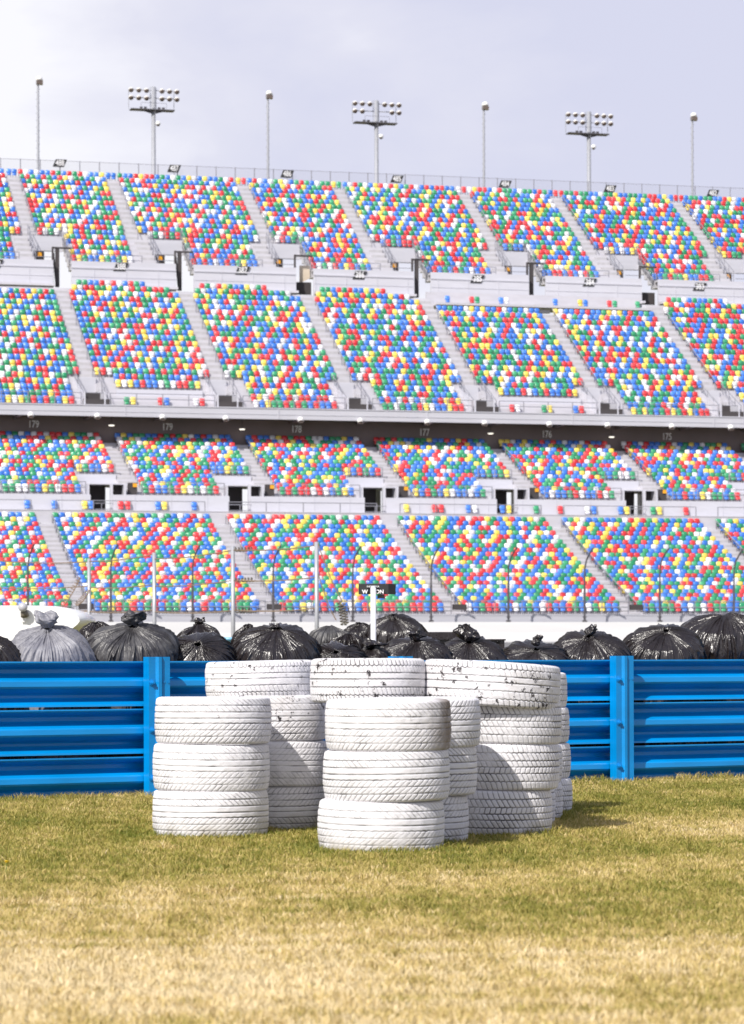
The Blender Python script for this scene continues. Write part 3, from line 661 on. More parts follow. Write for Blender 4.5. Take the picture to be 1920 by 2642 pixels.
# ------------------------------------------------------------------ nearer fence with slack wires
wf = thing('wire_fence', 'old fence of grey posts with slack rusty wires behind the bags', 'fence')
wp = [(-20, 88, 3.9), (231, 81.8, 3.9), (399, 77.5, 3.9), (602, 73.9, 3.92), (818, 71.0, 3.9)]
for x, Z, z in wp[1:]:
    p = gnd(x, Z); q = MB(); q.tube((p.x, p.y, 0), (p.x, p.y, z), .052, seg=10); q.build('post', M['steel'], wf, True)
def sag(a, b, d, n=14): return [tuple(Vector(a).lerp(Vector(b), i/n)-Vector((0, 0, d*4*(i/n)*(1-i/n)))) for i in range(n+1)]
wy = [((1446, 1450), (1448, 1430), (1442, 1419), (1419, 1407)), ((1516, 1512), (1516, 1507), (1512, 1497), (1497, 1489)), ((1580, 1576), (1578, 1573), (1578, 1575), (1574, 1569))]
for ys in wy:
    q = MB()
    for (xa, Za, _), (xb, Zb, _), (ya, yb) in zip(wp, wp[1:], ys):
        pa = gnd(xa, Za, zat(ya, Za, xa)); pb = gnd(xb, Zb, zat(yb, Zb, xb)); q.path(sag(pa, pb, .05), .016, 5)
    q.build('wire', M['cable'], wf)
def coil(p0, p1, r, turns, wire=.016, seg=10, squash=1.0):
    p0, p1 = Vector(p0), Vector(p1); d = p1-p0; qm = d.to_track_quat('Z', 'Y').to_matrix(); n = turns*seg
    return [tuple(p0+d*(i/n)+qm@Vector((r*math.cos(2*math.pi*i/seg), r*squash*math.sin(2*math.pi*i/seg), 0))) for i in range(n+1)]
for y in (1418, 1497, 1576):
    Z = 73.8; a = gnd(607, Z, zat(y, Z, 607)); b = gnd(656, Z-.4, zat(y, Z, 656)); q = MB(); q.path(coil(a, b, .05, 6), .013, 5); q.build('wire_coil', M['hook'], wf)
for k, dx in enumerate((0, 9)):
    Z = 70.5; a = gnd(877+dx, Z, zat(1551+6*k, Z, 877)); b = gnd(886+dx, Z, zat(1612, Z, 886)); q = MB(); q.path(coil(a, b, .055, 8), .015, 5); q.build('wire_coil', M['hook'], wf)
for (xa, ya), (xb, yb), Z in (((822, 1403), (884, 1552), 70.8), ((822, 1480), (868, 1600), 70.8), ((208, 1488), (160, 1566), 80), ((232, 1522), (196, 1562), 80)):
    a = gnd(xa, Z, zat(ya, Z, xa)); b = gnd(xb, Z, zat(yb, Z, xb)); q = MB(); q.path(sag(a, b, .1), .014, 5)
    if Z == 80:
        for g in np.linspace(.05, .95, 11): c = a.lerp(b, g); q.tube(c+Vector((-.05, 0, .03)), c+Vector((.06, 0, -.02)), .014, seg=5)
    q.build('guy_wire', M['cable'], wf)

# ------------------------------------------------------------------ information board on a white post
Z = 29.0; p = gnd(964, Z)
e = thing('sign_board', 'white post carrying a black sign board with white lettering', 'sign', p)
q = MB(); q.tube((0, 0, 0), (0, 0, zat(1516, Z)), .027, seg=12); q.lathe([(.027, 0), (.02, .01), (.004, .016)], (0, 0, zat(1516, Z)), seg=12); q.build('post', M['whitepost'], e, True)
x0, x1 = gnd(926, Z).x-p.x, gnd(1003, Z).x-p.x; xr = gnd(1022, Z).x-p.x
q = MB(); q.prism([(x0, .03), (x1, .05), (xr, .13), (xr, .15), (x1, .07), (x0, .05)], 2, zat(1533, Z), zat(1506, Z)); q.build('board', M['signblack'], e)
o = link('lettering', font_mesh('W  TION', .052, 1.0, M['signwhite'], .002), e, ((x0+x1)/2-.005, .022, zat(1527, Z)))
o = link('lettering', font_mesh('INFORMA', .026, 1.1, M['greylet']), e, ((x0+x1)/2-.005, .022, zat(1513.5, Z)))
q = MB(); q.box(.04, .11, .08, .14, zat(1543, Z), zat(1533.5, Z)); q.build('bracket', M['hook'], e)

# ------------------------------------------------------------------ white rounded vehicle behind the bags
Z = 42.0
e = thing('camper', 'white rounded vehicle body behind the bags with a round grey lamp on top', 'vehicle', (0, 0, 0))
outl = [(-260, 1709), (-262, 1600), (-245, 1572), (-150, 1562), (0, 1560.5), (70, 1560.5), (140, 1562.5), (170, 1567), (195, 1574), (212, 1582), (222, 1592), (224, 1601), (217, 1610), (200, 1623), (150, 1637), (110, 1650), (60, 1670), (40, 1709)]
prof = [((x-960)/F*Z, zat(y, Z, x)) for x, y in outl]; z0 = .35; prof = [(prof[0][0], z0)]+prof+[(prof[-1][0], z0)]
cx = sum(p_[0] for p_ in prof)/len(prof); cz = sum(p_[1] for p_ in prof)/len(prof)
sec = [(.0, .90), (.12, .96), (.3, .99), (.6, 1.0), (1.2, 1.0), (1.5, .99), (1.7, .96), (1.8, .9)]
V = np.array([[(cx+(a-cx)*k, Z-.0+yy, cz+(b-cz)*(1-(1-k)*.6)) for a, b in prof] for yy, k in sec])
me = grid_mesh('body', V, M['van'], True, True)
link('body', me, e)
for vv, oo in ((V[0], -1), (V[-1], 1)): q = MB(); q.add(vv, [tuple(range(len(prof)))[::oo]]); q.build('side_panel', M['van'], e)
lp = gnd(60, Z-.1, zat(1568, Z, 60)); q = MB(); q.lathe([(.0, -.02), (.06, -.01), (.068, .02), (.06, .05), (.02, .07)], lp, Matrix.Rotation(R(70), 3, 'X'), 20); q.build('lamp', mat('grey_lamp', (.42, .42, .46), .4), e, True)
q = MB(); q.tube(lp+Vector((.01, .03, -.05)), lp+Vector((.02, .06, -.12)), .05, .06, 12); q.build('lamp_mount', M['hook'], e, True)
q = MB()
for k in range(3): q.box(lp.x-.03+.02*k, lp.x-.017+.02*k, Z-.035, Z-.02, zat(1605, Z, 58), zat(1600, Z, 58))
q.box(lp.x-.035, lp.x+.03, Z-.035, Z-.02, zat(1600, Z, 58), zat(1599, Z, 58)); q.build('emblem', M['greylet'], e)
for gx in (-6.2, -5.2):
    q = MB(); q.lathe([(.2, -.1), (.34, -.09), (.36, 0), (.34, .09), (.2, .1)], (gx, Z+.2, .36), Matrix.Rotation(R(90), 3, 'X'), 24); q.build('wheel', M['signblack'], e, True)

# ------------------------------------------------------------------ blue crash barrier
BA = math.atan(.62); BC, BS = math.cos(BA), math.sin(BA)
cb = thing('crash_barrier', 'blue corrugated steel crash barrier three rails high on blue posts', 'barrier', (0, 24.1, 0), BA)
# local x runs along the barrier, -y faces the camera
RP = [(0, .036), (.01, .037), (.02, .028), (.05, -.078), (.060, -.088), (.088, -.088), (.100, -.076), (.126, -.014), (.142, .026), (.152, .033), (.19, .037), (.204, .03), (.222, -.014), (.246, -.076), (.258, -.088), (.276, -.088), (.290, -.076), (.315, .0), (.331, .03), (.345, .034)]
post_x = [gnd(405, 23.07), gnd(1037, 24.25), gnd(1600, 25.4)]
PX = [(p.x)/BC for p in post_x]; sp = (PX[2]-PX[0])/2; PX = [PX[0]-2*sp, PX[0]-sp, PX[0], PX[0]+sp, PX[2], PX[2]+sp, PX[2]+2*sp]
for r, zt in enumerate((1.045, .68, .312)):
    for a, b in ((PX[0]-.5, PX[2]+.05), (PX[2]+.0505, PX[4]+.05), (PX[4]+.0505, PX[6]+.5)):
        n = 24; pts = []
        for i in range(n+1):
            x = a+(b-a)*i/n
            pts.append([(x, -d, zt-z) for z, d in RP]+[(x, -d+.004, zt-z) for z, d in RP[::-1]])
        V = np.array(pts); me = grid_mesh('rail', V.transpose(0, 1, 2), M['blue'], False, True); o = link('rail', me, cb)
        if r == 0: pass
PW = .168
def post(x):
    q = MB(); f = .135
    q.prism([(x-.012, -.045), (x-.012, -f), (x+.045, -f), (x+.062, -f-.022), (x+.088, -f-.022), (x+.105, -f-.004), (x+PW, -f-.004), (x+PW, -.045), (x+PW-.006, -.045), (x+PW-.006, -f+.003), (x+.102, -f+.003), (x+.086, -f-.015), (x+.064, -f-.015), (x+.047, -f+.006), (x-.006, -f+.006), (x-.006, -.045)][::-1], 2, -.2, 1.078)
    o = q.build('post', M['blue'], cb)
    for z in (1.045-.165, .68-.165, .312-.165):
        q = MB(); c = (x+.014, -f, z); rt = Matrix.Rotation(R(90), 3, 'X'); q.lathe([(.026, 0), (.026, .006), (.017, .007), (.017, .02), (.009, .021), (.009, .036)], c, rt, 8); q.build('bolt', M['bluebolt'], o)
    q = MB(); rt = Matrix.Rotation(R(90), 3, 'X')
    for dx in (.102, .146): q.lathe([(.011, 0), (.011, .003)], (x+dx+.01, -f-.0055, .885), rt, 10)
    q.build('bolt_hole', M['bluebolt'], o)
for x in PX: post(x-.128)
mb = MB(); mb.box(PX[0]-1, PX[6]+1, -.03, .25, -.3, .012)
tag(mb.build('kerb_strip', mat('worn_concrete_strip', (.34, .32, .29), .9, vary=.3, scale=9, bump=.3), None, loc=(0, 24.1, 0), rz=BA), kind='structure')

# ------------------------------------------------------------------ tyres painted white
def tyre_material(name, chips=0.0, stain=None, grime=.25):
    m = bpy.data.materials.new(name); m.use_nodes = True; nt = m.node_tree; N = nt.nodes; L = nt.links; b = N['Principled BSDF']
    b.inputs['Roughness'].default_value = .62; b.inputs['Specular IOR Level'].default_value = .25
    tc = N.new('ShaderNodeTexCoord'); oi = N.new('ShaderNodeObjectInfo'); va = N.new('ShaderNodeVectorMath'); va.operation = 'ADD'
    sc = N.new('ShaderNodeVectorMath'); sc.operation = 'SCALE'; sc.inputs['Scale'].default_value = 37.0
    cmb = N.new('ShaderNodeCombineXYZ'); L.new(oi.outputs['Random'], cmb.inputs[0]); L.new(oi.outputs['Random'], cmb.inputs[1]); L.new(cmb.outputs[0], sc.inputs[0])
    L.new(tc.outputs['Object'], va.inputs[0]); L.new(sc.outputs[0], va.inputs[1])
    def noise(s, d=6, r=.6):
        n = N.new('ShaderNodeTexNoise'); n.inputs['Scale'].default_value = s; n.inputs['Detail'].default_value = d; n.inputs['Roughness'].default_value = r; L.new(va.outputs[0], n.inputs[0]); return n.outputs[0]
    def ramp(x, a, b_, inv=False):
        r = N.new('ShaderNodeMapRange'); r.inputs['From Min'].default_value = a; r.inputs['From Max'].default_value = b_; L.new(x, r.inputs[0])
        if inv: r.inputs['To Min'].default_value = 1; r.inputs['To Max'].default_value = 0
        return r.outputs[0]
    def mix(f, c1, c2):
        x = N.new('ShaderNodeMixRGB')
        if isinstance(f, float): x.inputs[0].default_value = f
        else: L.new(f, x.inputs[0])
        for i, c in ((1, c1), (2, c2)):
            if isinstance(c, tuple): x.inputs[i].default_value = (*c, 1)
            else: L.new(c, x.inputs[i])
        return x.outputs[0]
    def mul(a, k):
        x = N.new('ShaderNodeMath'); x.operation = 'MULTIPLY'; L.new(a, x.inputs[0])
        if isinstance(k, float): x.inputs[1].default_value = k
        else: L.new(k, x.inputs[1])
        return x.outputs[0]
    white = (.755, .745, .775)
    c = mix(mul(ramp(noise(3.5), .42, .75), grime), white, (.52, .49, .47))
    c = mix(mul(ramp(noise(14), .55, .8), .35), c, (.60, .58, .56))
    if stain:
        sx = N.new('ShaderNodeSeparateXYZ'); L.new(tc.outputs['Object'], sx.inputs[0])
        d = ramp(sx.outputs[0], stain[0], stain[1]); c = mix(mul(mul(d, ramp(noise(6), .25, .5)), .95), c, (.17, .12, .08))
    if chips:
        v = N.new('ShaderNodeTexNoise'); v.inputs['Scale'].default_value = 20; v.inputs['Detail'].default_value = 8; v.inputs['Roughness'].default_value = .72; L.new(va.outputs[0], v.inputs[0])
        c = mix(mul(ramp(v.outputs[0], chips, chips+.015), ramp(noise(5.0, 3), .50, .56)), c, (.035, .030, .032))
    gp = N.new('ShaderNodeNewGeometry'); gz = N.new('ShaderNodeSeparateXYZ'); L.new(gp.outputs['Position'], gz.inputs[0])
    c = mix(mul(mul(ramp(gz.outputs[2], .01, .13, True), ramp(noise(9), .36, .62)), .75), c, (.34, .30, .22))
    c = mix(mul(ramp(noise(2.2, 8, .75), .57, .66), .38), c, (.42, .41, .42))
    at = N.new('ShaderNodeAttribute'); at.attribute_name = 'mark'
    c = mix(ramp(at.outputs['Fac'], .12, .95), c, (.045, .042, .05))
    L.new(c, b.inputs['Base Color'])
    bp = N.new('ShaderNodeBump'); bp.inputs['Strength'].default_value = .6; bp.inputs['Distance'].default_value = .006
    L.new(noise(45, 8, .7), bp.inputs['Height']); L.new(bp.outputs[0], b.inputs['Normal'])
    return m
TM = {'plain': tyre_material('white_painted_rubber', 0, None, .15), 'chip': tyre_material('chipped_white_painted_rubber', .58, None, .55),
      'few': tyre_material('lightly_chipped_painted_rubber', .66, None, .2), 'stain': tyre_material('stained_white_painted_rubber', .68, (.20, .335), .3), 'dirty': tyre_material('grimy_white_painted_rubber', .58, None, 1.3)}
def tyre_mesh(Ro, Wd, kind, seed, material):
    rb = Ro*.60; nT = 760; w = np.linspace(-.5, .5, 74)
    # cross-section: tread then shoulders, sidewalls, beads
    tw = w*.86*Wd; tr = Ro-.009*(np.abs(w)*2)**3
    prof = []; tm = []
    def arc(sign):
        pts = []
        x0, r0 = .43*Wd, Ro-.009; x1, r1 = .5*Wd, Ro-.046
        for k in range(1, 11):
            a = k/10*math.pi/2; pts.append((sign*(x0+(x1-x0)*math.sin(a)), r1+(r0-r1)*math.cos(a)))
        for k in range(1, 10):
            f = k/9; pts.append((sign*(.5*Wd-.006*math.sin(f*3.1)-.035*Wd*max(0, f-.35)**1.5*3), r1-(r1-rb)*f))
        pts.append((sign*.40*Wd, rb-.004)); return pts
    right = arc(1); left = arc(-1)[::-1]
    P = left+[(a, b) for a, b in zip(tw, tr)]+right
    P = np.array(P); n = len(P); isT = np.zeros(n, bool); isT[len(left):len(left)+74] = True
    inner = np.array([(.30*Wd, rb+.02), (-.30*Wd, rb+.02)]); P = np.concatenate([P, inner]); isT = np.concatenate([isT, [False, False]])
    th = np.linspace(0, 2*np.pi, nT, endpoint=False); Wg, Tg = np.meshgrid(P[:, 0]/Wd, th, indexing='ij'); Rg = np.repeat(P[:, 1][:, None], nT, 1)
    g = np.random.default_rng(seed); u = Tg*Ro                    # metres round the tyre
    tread = np.zeros_like(Wg); outer = (np.repeat((P[:, 1] > Ro-.05)[:, None], nT, 1))
    per = 2*np.pi*Ro
    def groove(w0, wid, zig=0.0, zn=60, ph=0.0):
        c = w0+zig*(np.abs(((Tg*zn/(2*np.pi)+ph) % 1)*2-1)*2-1); return np.clip(1.25-np.abs(Wg-c)/wid, 0, 1)
    def slots(wa, wb, num, slope, wid, depth, curve=0.0, ph=0.0):
        f = (Wg-wa)/(wb-wa); inside = np.clip(np.minimum(f, 1-f)*14+.3, 0, 1)*(f > -.02)*(f < 1.02)
        s_ = (u/per*num+slope*f+curve*f*f+ph) % 1; d = np.minimum(s_, 1-s_)/num*per
        return depth*inside*np.clip(1.3-d/wid, 0, 1)
    if kind == 'rib':
        for w0, z_ in ((-.315, 0), (-.175, 0), (-.045, .0), (.065, .006), (.20, 0), (.335, 0)): tread = np.maximum(tread, groove(w0, .0145, z_, 54)*(.82 if z_ == 0 else 1))
        tread = np.maximum(tread, slots(-.315, -.175, 62, 1.15, .0030, .75)); tread = np.maximum(tread, slots(.075, .2, 62, -1.1, .0030, .75)); tread = np.maximum(tread, slots(.205, .33, 62, -1.1, .0030, .8, -.2))
        tread = np.maximum(tread, slots(.34, .47, 62, -.7, .0036, .9, -.3)); tread = np.maximum(tread, slots(-.49, -.33, 62, 1.4, .0030, .75, .2))
    elif kind == 'wavy':
        for w0, z_ in ((-.33, .012), (-.15, .003), (.03, .003), (.17, .003), (.335, .013)): tread = np.maximum(tread, groove(w0, .014, z_, 76))
        tread = np.maximum(tread, slots(.35, .48, 76, .25, .0036, .95)); tread = np.maximum(tread, slots(-.48, -.35, 76, .25, .0034, .9)); tread = np.maximum(tread, slots(-.33, -.15, 76, .6, .0026, .6)); tread = np.maximum(tread, slots(.17, .33, 76, .5, .0026, .6))
    else:
        for w0, z_ in ((-.30, .006), (-.13, .004), (.0, .003), (.14, .004), (.31, .006)): tread = np.maximum(tread, groove(w0, .016, z_, 70)*.95)
        tread = np.maximum(tread, slots(-.29, -.13, 70, .9, .0034, .85)); tread = np.maximum(tread, slots(-.12, 0, 70, .55, .0036, .85)); tread = np.maximum(tread, slots(.0, .14, 70, -.5, .0036, .85, .2))
        tread = np.maximum(tread, slots(.15, .31, 70, .8, .0036, .9)); tread = np.maximum(tread, slots(.32, .5, 70, .5, .0034, .8)); tread = np.maximum(tread, slots(-.5, -.31, 70, .5, .0034, .7))
    tread = tread*outer
    X, Y = np.cos(Tg), np.sin(Tg); pos = np.stack([X*Rg, Y*Rg, Wg*Wd], -1)
    # thick paint fills some of the grooves; the casing is a little out of round
    fill = np.clip(.82+.40*snoise(pos, 9, 3, seed+3)+.25*snoise(pos, 60, 2, seed+5), .15, 1.1); tread = np.clip(tread*fill, 0, 1)
    Rn = Rg+.004*snoise(np.stack([X, Y, 0*X], -1), 2.2, 2, seed)*(Rg/Ro)**3 + .0012*snoise(pos, 70, 2, seed+1)*outer - .0068*tread
    zw = Wg*Wd+.003*snoise(np.stack([X, Y, 0*X], -1), 1.8, 1, seed+8)
    V = np.stack([X*Rn, Y*Rn, zw], -1); V = np.concatenate([V, V[:1]], 0); at = np.concatenate([tread, tread[:1]], 0)
    return grid_mesh('tyre', V, material, True, True, at)
TY = {}
def tyre(x, Z, zc, kind, matn, label, Ro=.345, Wd=.272, rot=0.0, tilt=(0, 0), seed=1, group='white painted tyres stacked on the grass', flip=False):
    key = (kind, round(Ro, 3), round(Wd, 3), seed, matn)
    if key not in TY: TY[key] = tyre_mesh(Ro, Wd, kind, seed, TM[matn])
    o = link('tyre', TY[key], None, (x, Z, zc)); o.rotation_euler = (Matrix.Rotation(R(tilt[0]), 4, 'X')@Matrix.Rotation(R(tilt[1]), 4, 'Y')@Matrix.Rotation(math.pi if flip else 0, 4, 'X')@Matrix.Rotation(rot, 4, 'Z')).to_euler()
    tag(o, label, 'tyre', group); return o
lev = ['bottom', 'second', 'third', 'top']
def stack(x, Z, n, kind, matn, where, Ro=.345, Wd=.272, seeds=(1, 2), offs=None, z0=.0, mats=None, seedrot=0, tilts=None, kinds=None, flips=None):
    z = z0; g = random.Random(seedrot)
    for k in range(n):
        dx, dy = offs[k] if offs else (g.uniform(-.012, .012), g.uniform(-.012, .012)); w = Wd if not isinstance(Wd, (list, tuple)) else Wd[k]
        tl = tilts[k] if tilts else (g.uniform(-.5, .5), g.uniform(-.6, .6))
        tyre(x+dx, Z+dy, z+w/2, kinds[k] if kinds else kind, mats[k] if mats else matn, 'white tyre, %s in %s' % ('bottom' if k == 0 else ('top' if k == n-1 else ['', 'second', 'third'][k]), where), Ro, w, 0.0 if (mats and mats[k] == 'stain') else g.uniform(0, 6.28), tl, seeds[k % len(seeds)], flip=(flips[k] if flips else g.random() < .3)); z += w-.004
# front stacks of three
stack(-.955, 17.75, 3, 'rib', 'plain', 'the leftmost front stack', .347, .279, (1, 2), offs=[(-.01, 0), (0, 0), (.008, 0)], seedrot=3, flips=[True, True, True], mats=['plain', 'plain', 'few'])
stack(-.63, 18.48, 3, 'rib', 'few', 'the shaded stack right behind the leftmost one', .345, .279, (1, 2), seedrot=5, flips=[False, False, True], mats=['plain', 'plain', 'dirty'])
stack(.075, 16.36, 3, 'rib', 'plain', 'the stack nearest the camera', .347, .279, (2, 1), offs=[(-.025, 0), (0, 0), (.014, 0)], seedrot=8, flips=[True, True, True], mats=['plain', 'plain', 'stain'])
stack(.27, 17.06, 3, 'rib', 'plain', 'the narrow visible stack tucked behind the nearest one', .342, .279, (2, 1), offs=[(-.06, 0), (-.01, 0), (.01, 0)], seedrot=9)
stack(.755, 17.86, 3, 'block', 'few', 'the big right-hand stack', .352, .276, (4, 5), offs=[(-.03, 0), (.015, 0), (.02, 0)], seedrot=12, tilts=[(0, .3), (0, .8), (0, 1.2)], flips=[False, True, False])
stack(.055, 18.05, 3, 'block', 'few', 'the hidden middle stack under the centre top tyre', .33, .277, (5,), seedrot=14)
stack(.80, 18.66, 3, 'block', 'few', 'the added shadow-casting stack, second of four rows at the right', .345, .262, (4, 5), seedrot=25)  # added stack, mostly hidden; its shadow fills out the dark grass at right
stack(.885, 19.45, 3, 'block', 'few', 'the third of four rows at the right', .345, .25, (4, 5), seedrot=15)
stack(1.0, 20.35, 4, 'block', 'few', 'the rearmost stack at the right', .348, .242, (5, 4), offs=[(.02, 0), (0, 0), (0, 0), (-.02, 0)], seedrot=17)
stack(-.74, 19.30, 3, 'block', 'few', 'the rear stack hidden at the left', .345, .272, (4,), seedrot=18)
# the tyres lying across the top
z3 = 3*.275-.022
tyre(-.70, 18.86, z3+.125, 'wavy', 'chip', 'chipped white tyre lying highest at the left, behind the leftmost stack', .352, .232, 1.2, (.5, -1.3), 6)
tyre(-.025, 17.78, z3+.118, 'wavy', 'chip', 'chipped white tyre lying highest in the centre', .346, .262, 4.0, (-.2, .2), 7)
tyre(.715, 17.84, z3+.095, 'wavy', 'chip', 'chipped white tyre lying highest at the right, tilted down', .412, .265, 2.4, (-.6, 3.4), 8)

# ------------------------------------------------------------------ black bags over the stacks behind the barrier
def bag_material(name, base, rough, dust=0.0):
    m = bpy.data.materials.new(name); m.use_nodes = True; N = m.node_tree.nodes; L = m.node_tree.links; b = N['Principled BSDF']
    b.inputs['Specular IOR Level'].default_value = .6
    tc = N.new('ShaderNodeTexCoord')
    n = N.new('ShaderNodeTexNoise'); n.inputs['Scale'].default_value = 7; n.inputs['Detail'].default_value = 7; n.inputs['Roughness'].default_value = .65; L.new(tc.outputs['Object'], n.inputs[0])
    r = N.new('ShaderNodeValToRGB'); r.color_ramp.elements[0].position = .42; r.color_ramp.elements[1].position = .66
    r.color_ramp.elements[0].color = (*base, 1); c2 = tuple(c+dust for c in base); r.color_ramp.elements[1].color = (*c2, 1)
    L.new(n.outputs[0], r.inputs[0]); L.new(r.outputs[0], b.inputs['Base Color'])
    rr = N.new('ShaderNodeMapRange'); rr.inputs['To Min'].default_value = rough; rr.inputs['To Max'].default_value = rough+.25; L.new(n.outputs[0], rr.inputs[0]); L.new(rr.outputs[0], b.inputs['Roughness'])
    n2 = N.new('ShaderNodeTexNoise'); n2.inputs['Scale'].default_value = 26; n2.inputs['Detail'].default_value = 5; n2.inputs['Distortion'].default_value = .8
    mp = N.new('ShaderNodeMapping'); mp.inputs['Scale'].default_value = (1.5, 1.5, .5); L.new(tc.outputs['Object'], mp.inputs[0]); L.new(mp.outputs[0], n2.inputs[0])
    bp = N.new('ShaderNodeBump'); bp.inputs['Strength'].default_value = .5; bp.inputs['Distance'].default_value = .012; L.new(n2.outputs[0], bp.inputs['Height']); L.new(bp.outputs[0], b.inputs['Normal'])
    return m
BMAT = {'black': bag_material('glossy_black_plastic', (.016, .012, .013), .12, .010), 'dusty': bag_material('dusty_black_plastic', (.028, .026, .030), .30, .07), 'pale': bag_material('pale_grey_plastic', (.15, .15, .18), .42, .16)}  # the pale bag gets a much paler grey base than the others
def bag(x, ytop, width, Zoff, material, label, seed, knot='tuft', squat=.30, tip=.3, depth=None, kx=0.0, group='black bags tied over the stacks behind the barrier', lean=0.0, Zabs=None, knoth=.10, flat=0.0):
    Z = Zabs or None
    if Z is None:
        k = (x-960)/F; Z = (24.1+Zoff)/(1-.62*k)
    c = gnd(x, Z); Rr = width*1.12/F*Z/2; zt = zat(ytop, Z, x)
    g = np.random.default_rng(seed); na, nz = 560, 150
    th = np.linspace(0, 2*np.pi, na, endpoint=False); f = np.linspace(0, 1, nz)
    # meridian: straight side, rounded shoulder, then in to the neck
    side = int(nz*.34); prof = []
    zs = zt-squat
    for i in range(nz):
        if i < side: q_ = i/side; prof.append((Rr*(.97+.03*math.sin(q_*3)), zs*q_))
        else:
            q_ = (i-side)/(nz-1-side); a = q_*math.pi/2
            r = Rr*(math.cos(a)**(.80))*(1-.0*q_); prof.append((max(r, .028), zs+squat*(math.sin(a)**(1.05+flat))))
    prof = np.array(prof); rr = np.repeat(prof[:, 0][:, None], na, 1); zz = np.repeat(prof[:, 1][:, None], na, 1)
    T = np.repeat(th[None], nz, 0); dome = np.clip((np.arange(nz)-side*.55)/(nz-side*.55), 0, 1)[:, None]
    unit = np.stack([np.cos(T), np.sin(T), zz*.9], -1)
    warp = .55*snoise(unit, 2.4, 3, seed+1)+.10*snoise(unit, 9, 3, seed+2)
    wT = T+.42*snoise(unit, 2.2, 3, seed+1)+.07*snoise(unit, 8, 3, seed+2); arcl = (1-dome)+0*T
    fold = np.zeros_like(T)
    for k, (fr, st, wgt) in enumerate(((7, 1.6, .30), (15, 2.2, .65), (29, 2.6, .75), (52, 3.0, .45))):
        q_ = np.stack([np.cos(wT)*fr, np.sin(wT)*fr, arcl*st*1.6], -1)
        fold += wgt*np.clip(1-1.6*np.abs(snoise(q_, 1.0, 2, seed+40+k, 14)), 0, 1)**1.5*np.clip(.55+.9*snoise(unit, 2.6, 2, seed+20+k), .1, 1)
    amp = (.013*np.exp(-((dome-.82)/.30)**2)+.006)*np.clip(rr/.10, 0.12, 1)
    cr = snoise(unit*np.array([1, 1, 1.3]), 6.5, 5, seed+9); cr2 = 1-np.abs(snoise(unit*np.array([1.6, 1.6, .7]), 9, 3, seed+4))
    lump = snoise(unit, 1.7, 3, seed+6)
    tent = np.clip((dome-.62)/.38, 0, 1); rn = rr*(1+.11*lump)*(1-.16*np.sin(np.pi*tent))+amp*(fold-1.0)+.020*cr*np.clip(rr/.15, 0, 1)+.034*(cr2**6-.25)*np.clip(rr/.12, 0, 1)
    zn = zz+.012*cr*dome+.03*snoise(unit, 1.2, 1, seed+7)*dome*(rr > .05)+amp*.5*(fold-1)*dome
    X = rn*np.cos(T)+(kx*dome**2)*(1)+lean*dome; Y = rn*np.sin(T)
    w_ = np.clip((zn-(zs-.16))/.20, 0, 1); w_ = w_*w_*(3-2*w_)*tip; dz_ = zn-zs
    Y, zn = np.where(w_ > 0, Y*np.cos(w_)-dz_*np.sin(w_), Y), np.where(w_ > 0, zs+dz_*np.cos(w_)+Y*np.sin(w_), zn)
    zn = zn-max(0.0, float(zn.max())-zt)*np.clip((zn-zs)/max(.01, float(zn.max())-zs), 0, 1)
    V = np.stack([X, Y, zn], -1); ny, nzk = -squat*math.sin(tip), zs+squat*math.cos(tip)-zt
    me = grid_mesh('sack', V, BMAT[material], True, True)
    e = thing('garbage_bag', label, 'bag', c, 0, group); link('sack', me, e)
    # gathered neck and loose ends above the tie
    hx = kx+lean
    if knot != 'none':
        nk = 28; na2 = 90; T2 = np.repeat(np.linspace(0, 2*np.pi, na2, endpoint=False)[None], nk, 0); q2 = np.linspace(0, 1, nk)[:, None]
        kr = {'tuft': .024+.036*np.sin(q2*2.5)**1.2, 'tall': .035+.045*np.sin(np.clip(q2*1.15, 0, 1)*3.0), 'small': .018+.022*np.sin(q2*2.7), 'wide': .030+.048*np.sin(q2*2.6)}[knot]
        u2 = np.stack([np.cos(T2), np.sin(T2), q2*2+0*T2], -1)
        ff = 1+.55*snoise(u2, 3.6, 3, seed+31)+.22*(1-np.abs(np.sin(T2*4.5+q2*3)))*(.4+q2); r2 = kr*ff
        z2 = zt-.012+knoth*q2+.028*q2*snoise(u2, 2.6, 2, seed+33)
        X2 = hx+r2*np.cos(T2)+.035*q2**1.5*math.cos(seed*1.7); Y2 = r2*.8*np.sin(T2)+ny; z2 = z2+nzk
        V2_ = np.stack([X2, Y2, z2], -1); cap = V2_[-1:].mean(1, keepdims=True)*np.ones((1, na2, 1)); V2_ = np.concatenate([V2_, V2_[-1:]*.5+cap*.5, cap+np.array([0, 0, -.02])], 0)
        link('knot', grid_mesh('knot', V2_, BMAT[material], True, True), e)
    return e
bag(-45, 1630, 190, .62, 'black', 'black bag cut off by the left edge of the view', 101, 'small', tip=0.3)
bag(127, 1610, 214, .62, 'pale', 'pale grey bag, the palest of the row', 102, 'wide', .30, tip=0.38, knoth=.115)
bag(332, 1601, 218, .66, 'dusty', 'dusty black bag with ragged knot right of the pale grey one', 103, 'wide', .28, tip=0.42, kx=.04, knoth=.095)
bag(517, 1628, 168, .62, 'black', 'small glossy black bag between the dusty one and the tall shiny one', 104, 'none', .24, tip=0.85, kx=-.01)
bag(712, 1605, 214, .66, 'black', 'tall shiny black bag with pleats meeting in a small neck', 105, 'small', .32, tip=0.5, kx=.01, knoth=.025)
bag(872, 1652, 150, .50, 'black', 'low pleated black bag left of centre', 106, 'none', .20, tip=0.85, kx=-.02)
bag(957, 1664, 84, .46, 'black', 'tiny crumpled black bag at the centre of the row', 107, 'wide', .14, tip=0.4, knoth=.05)
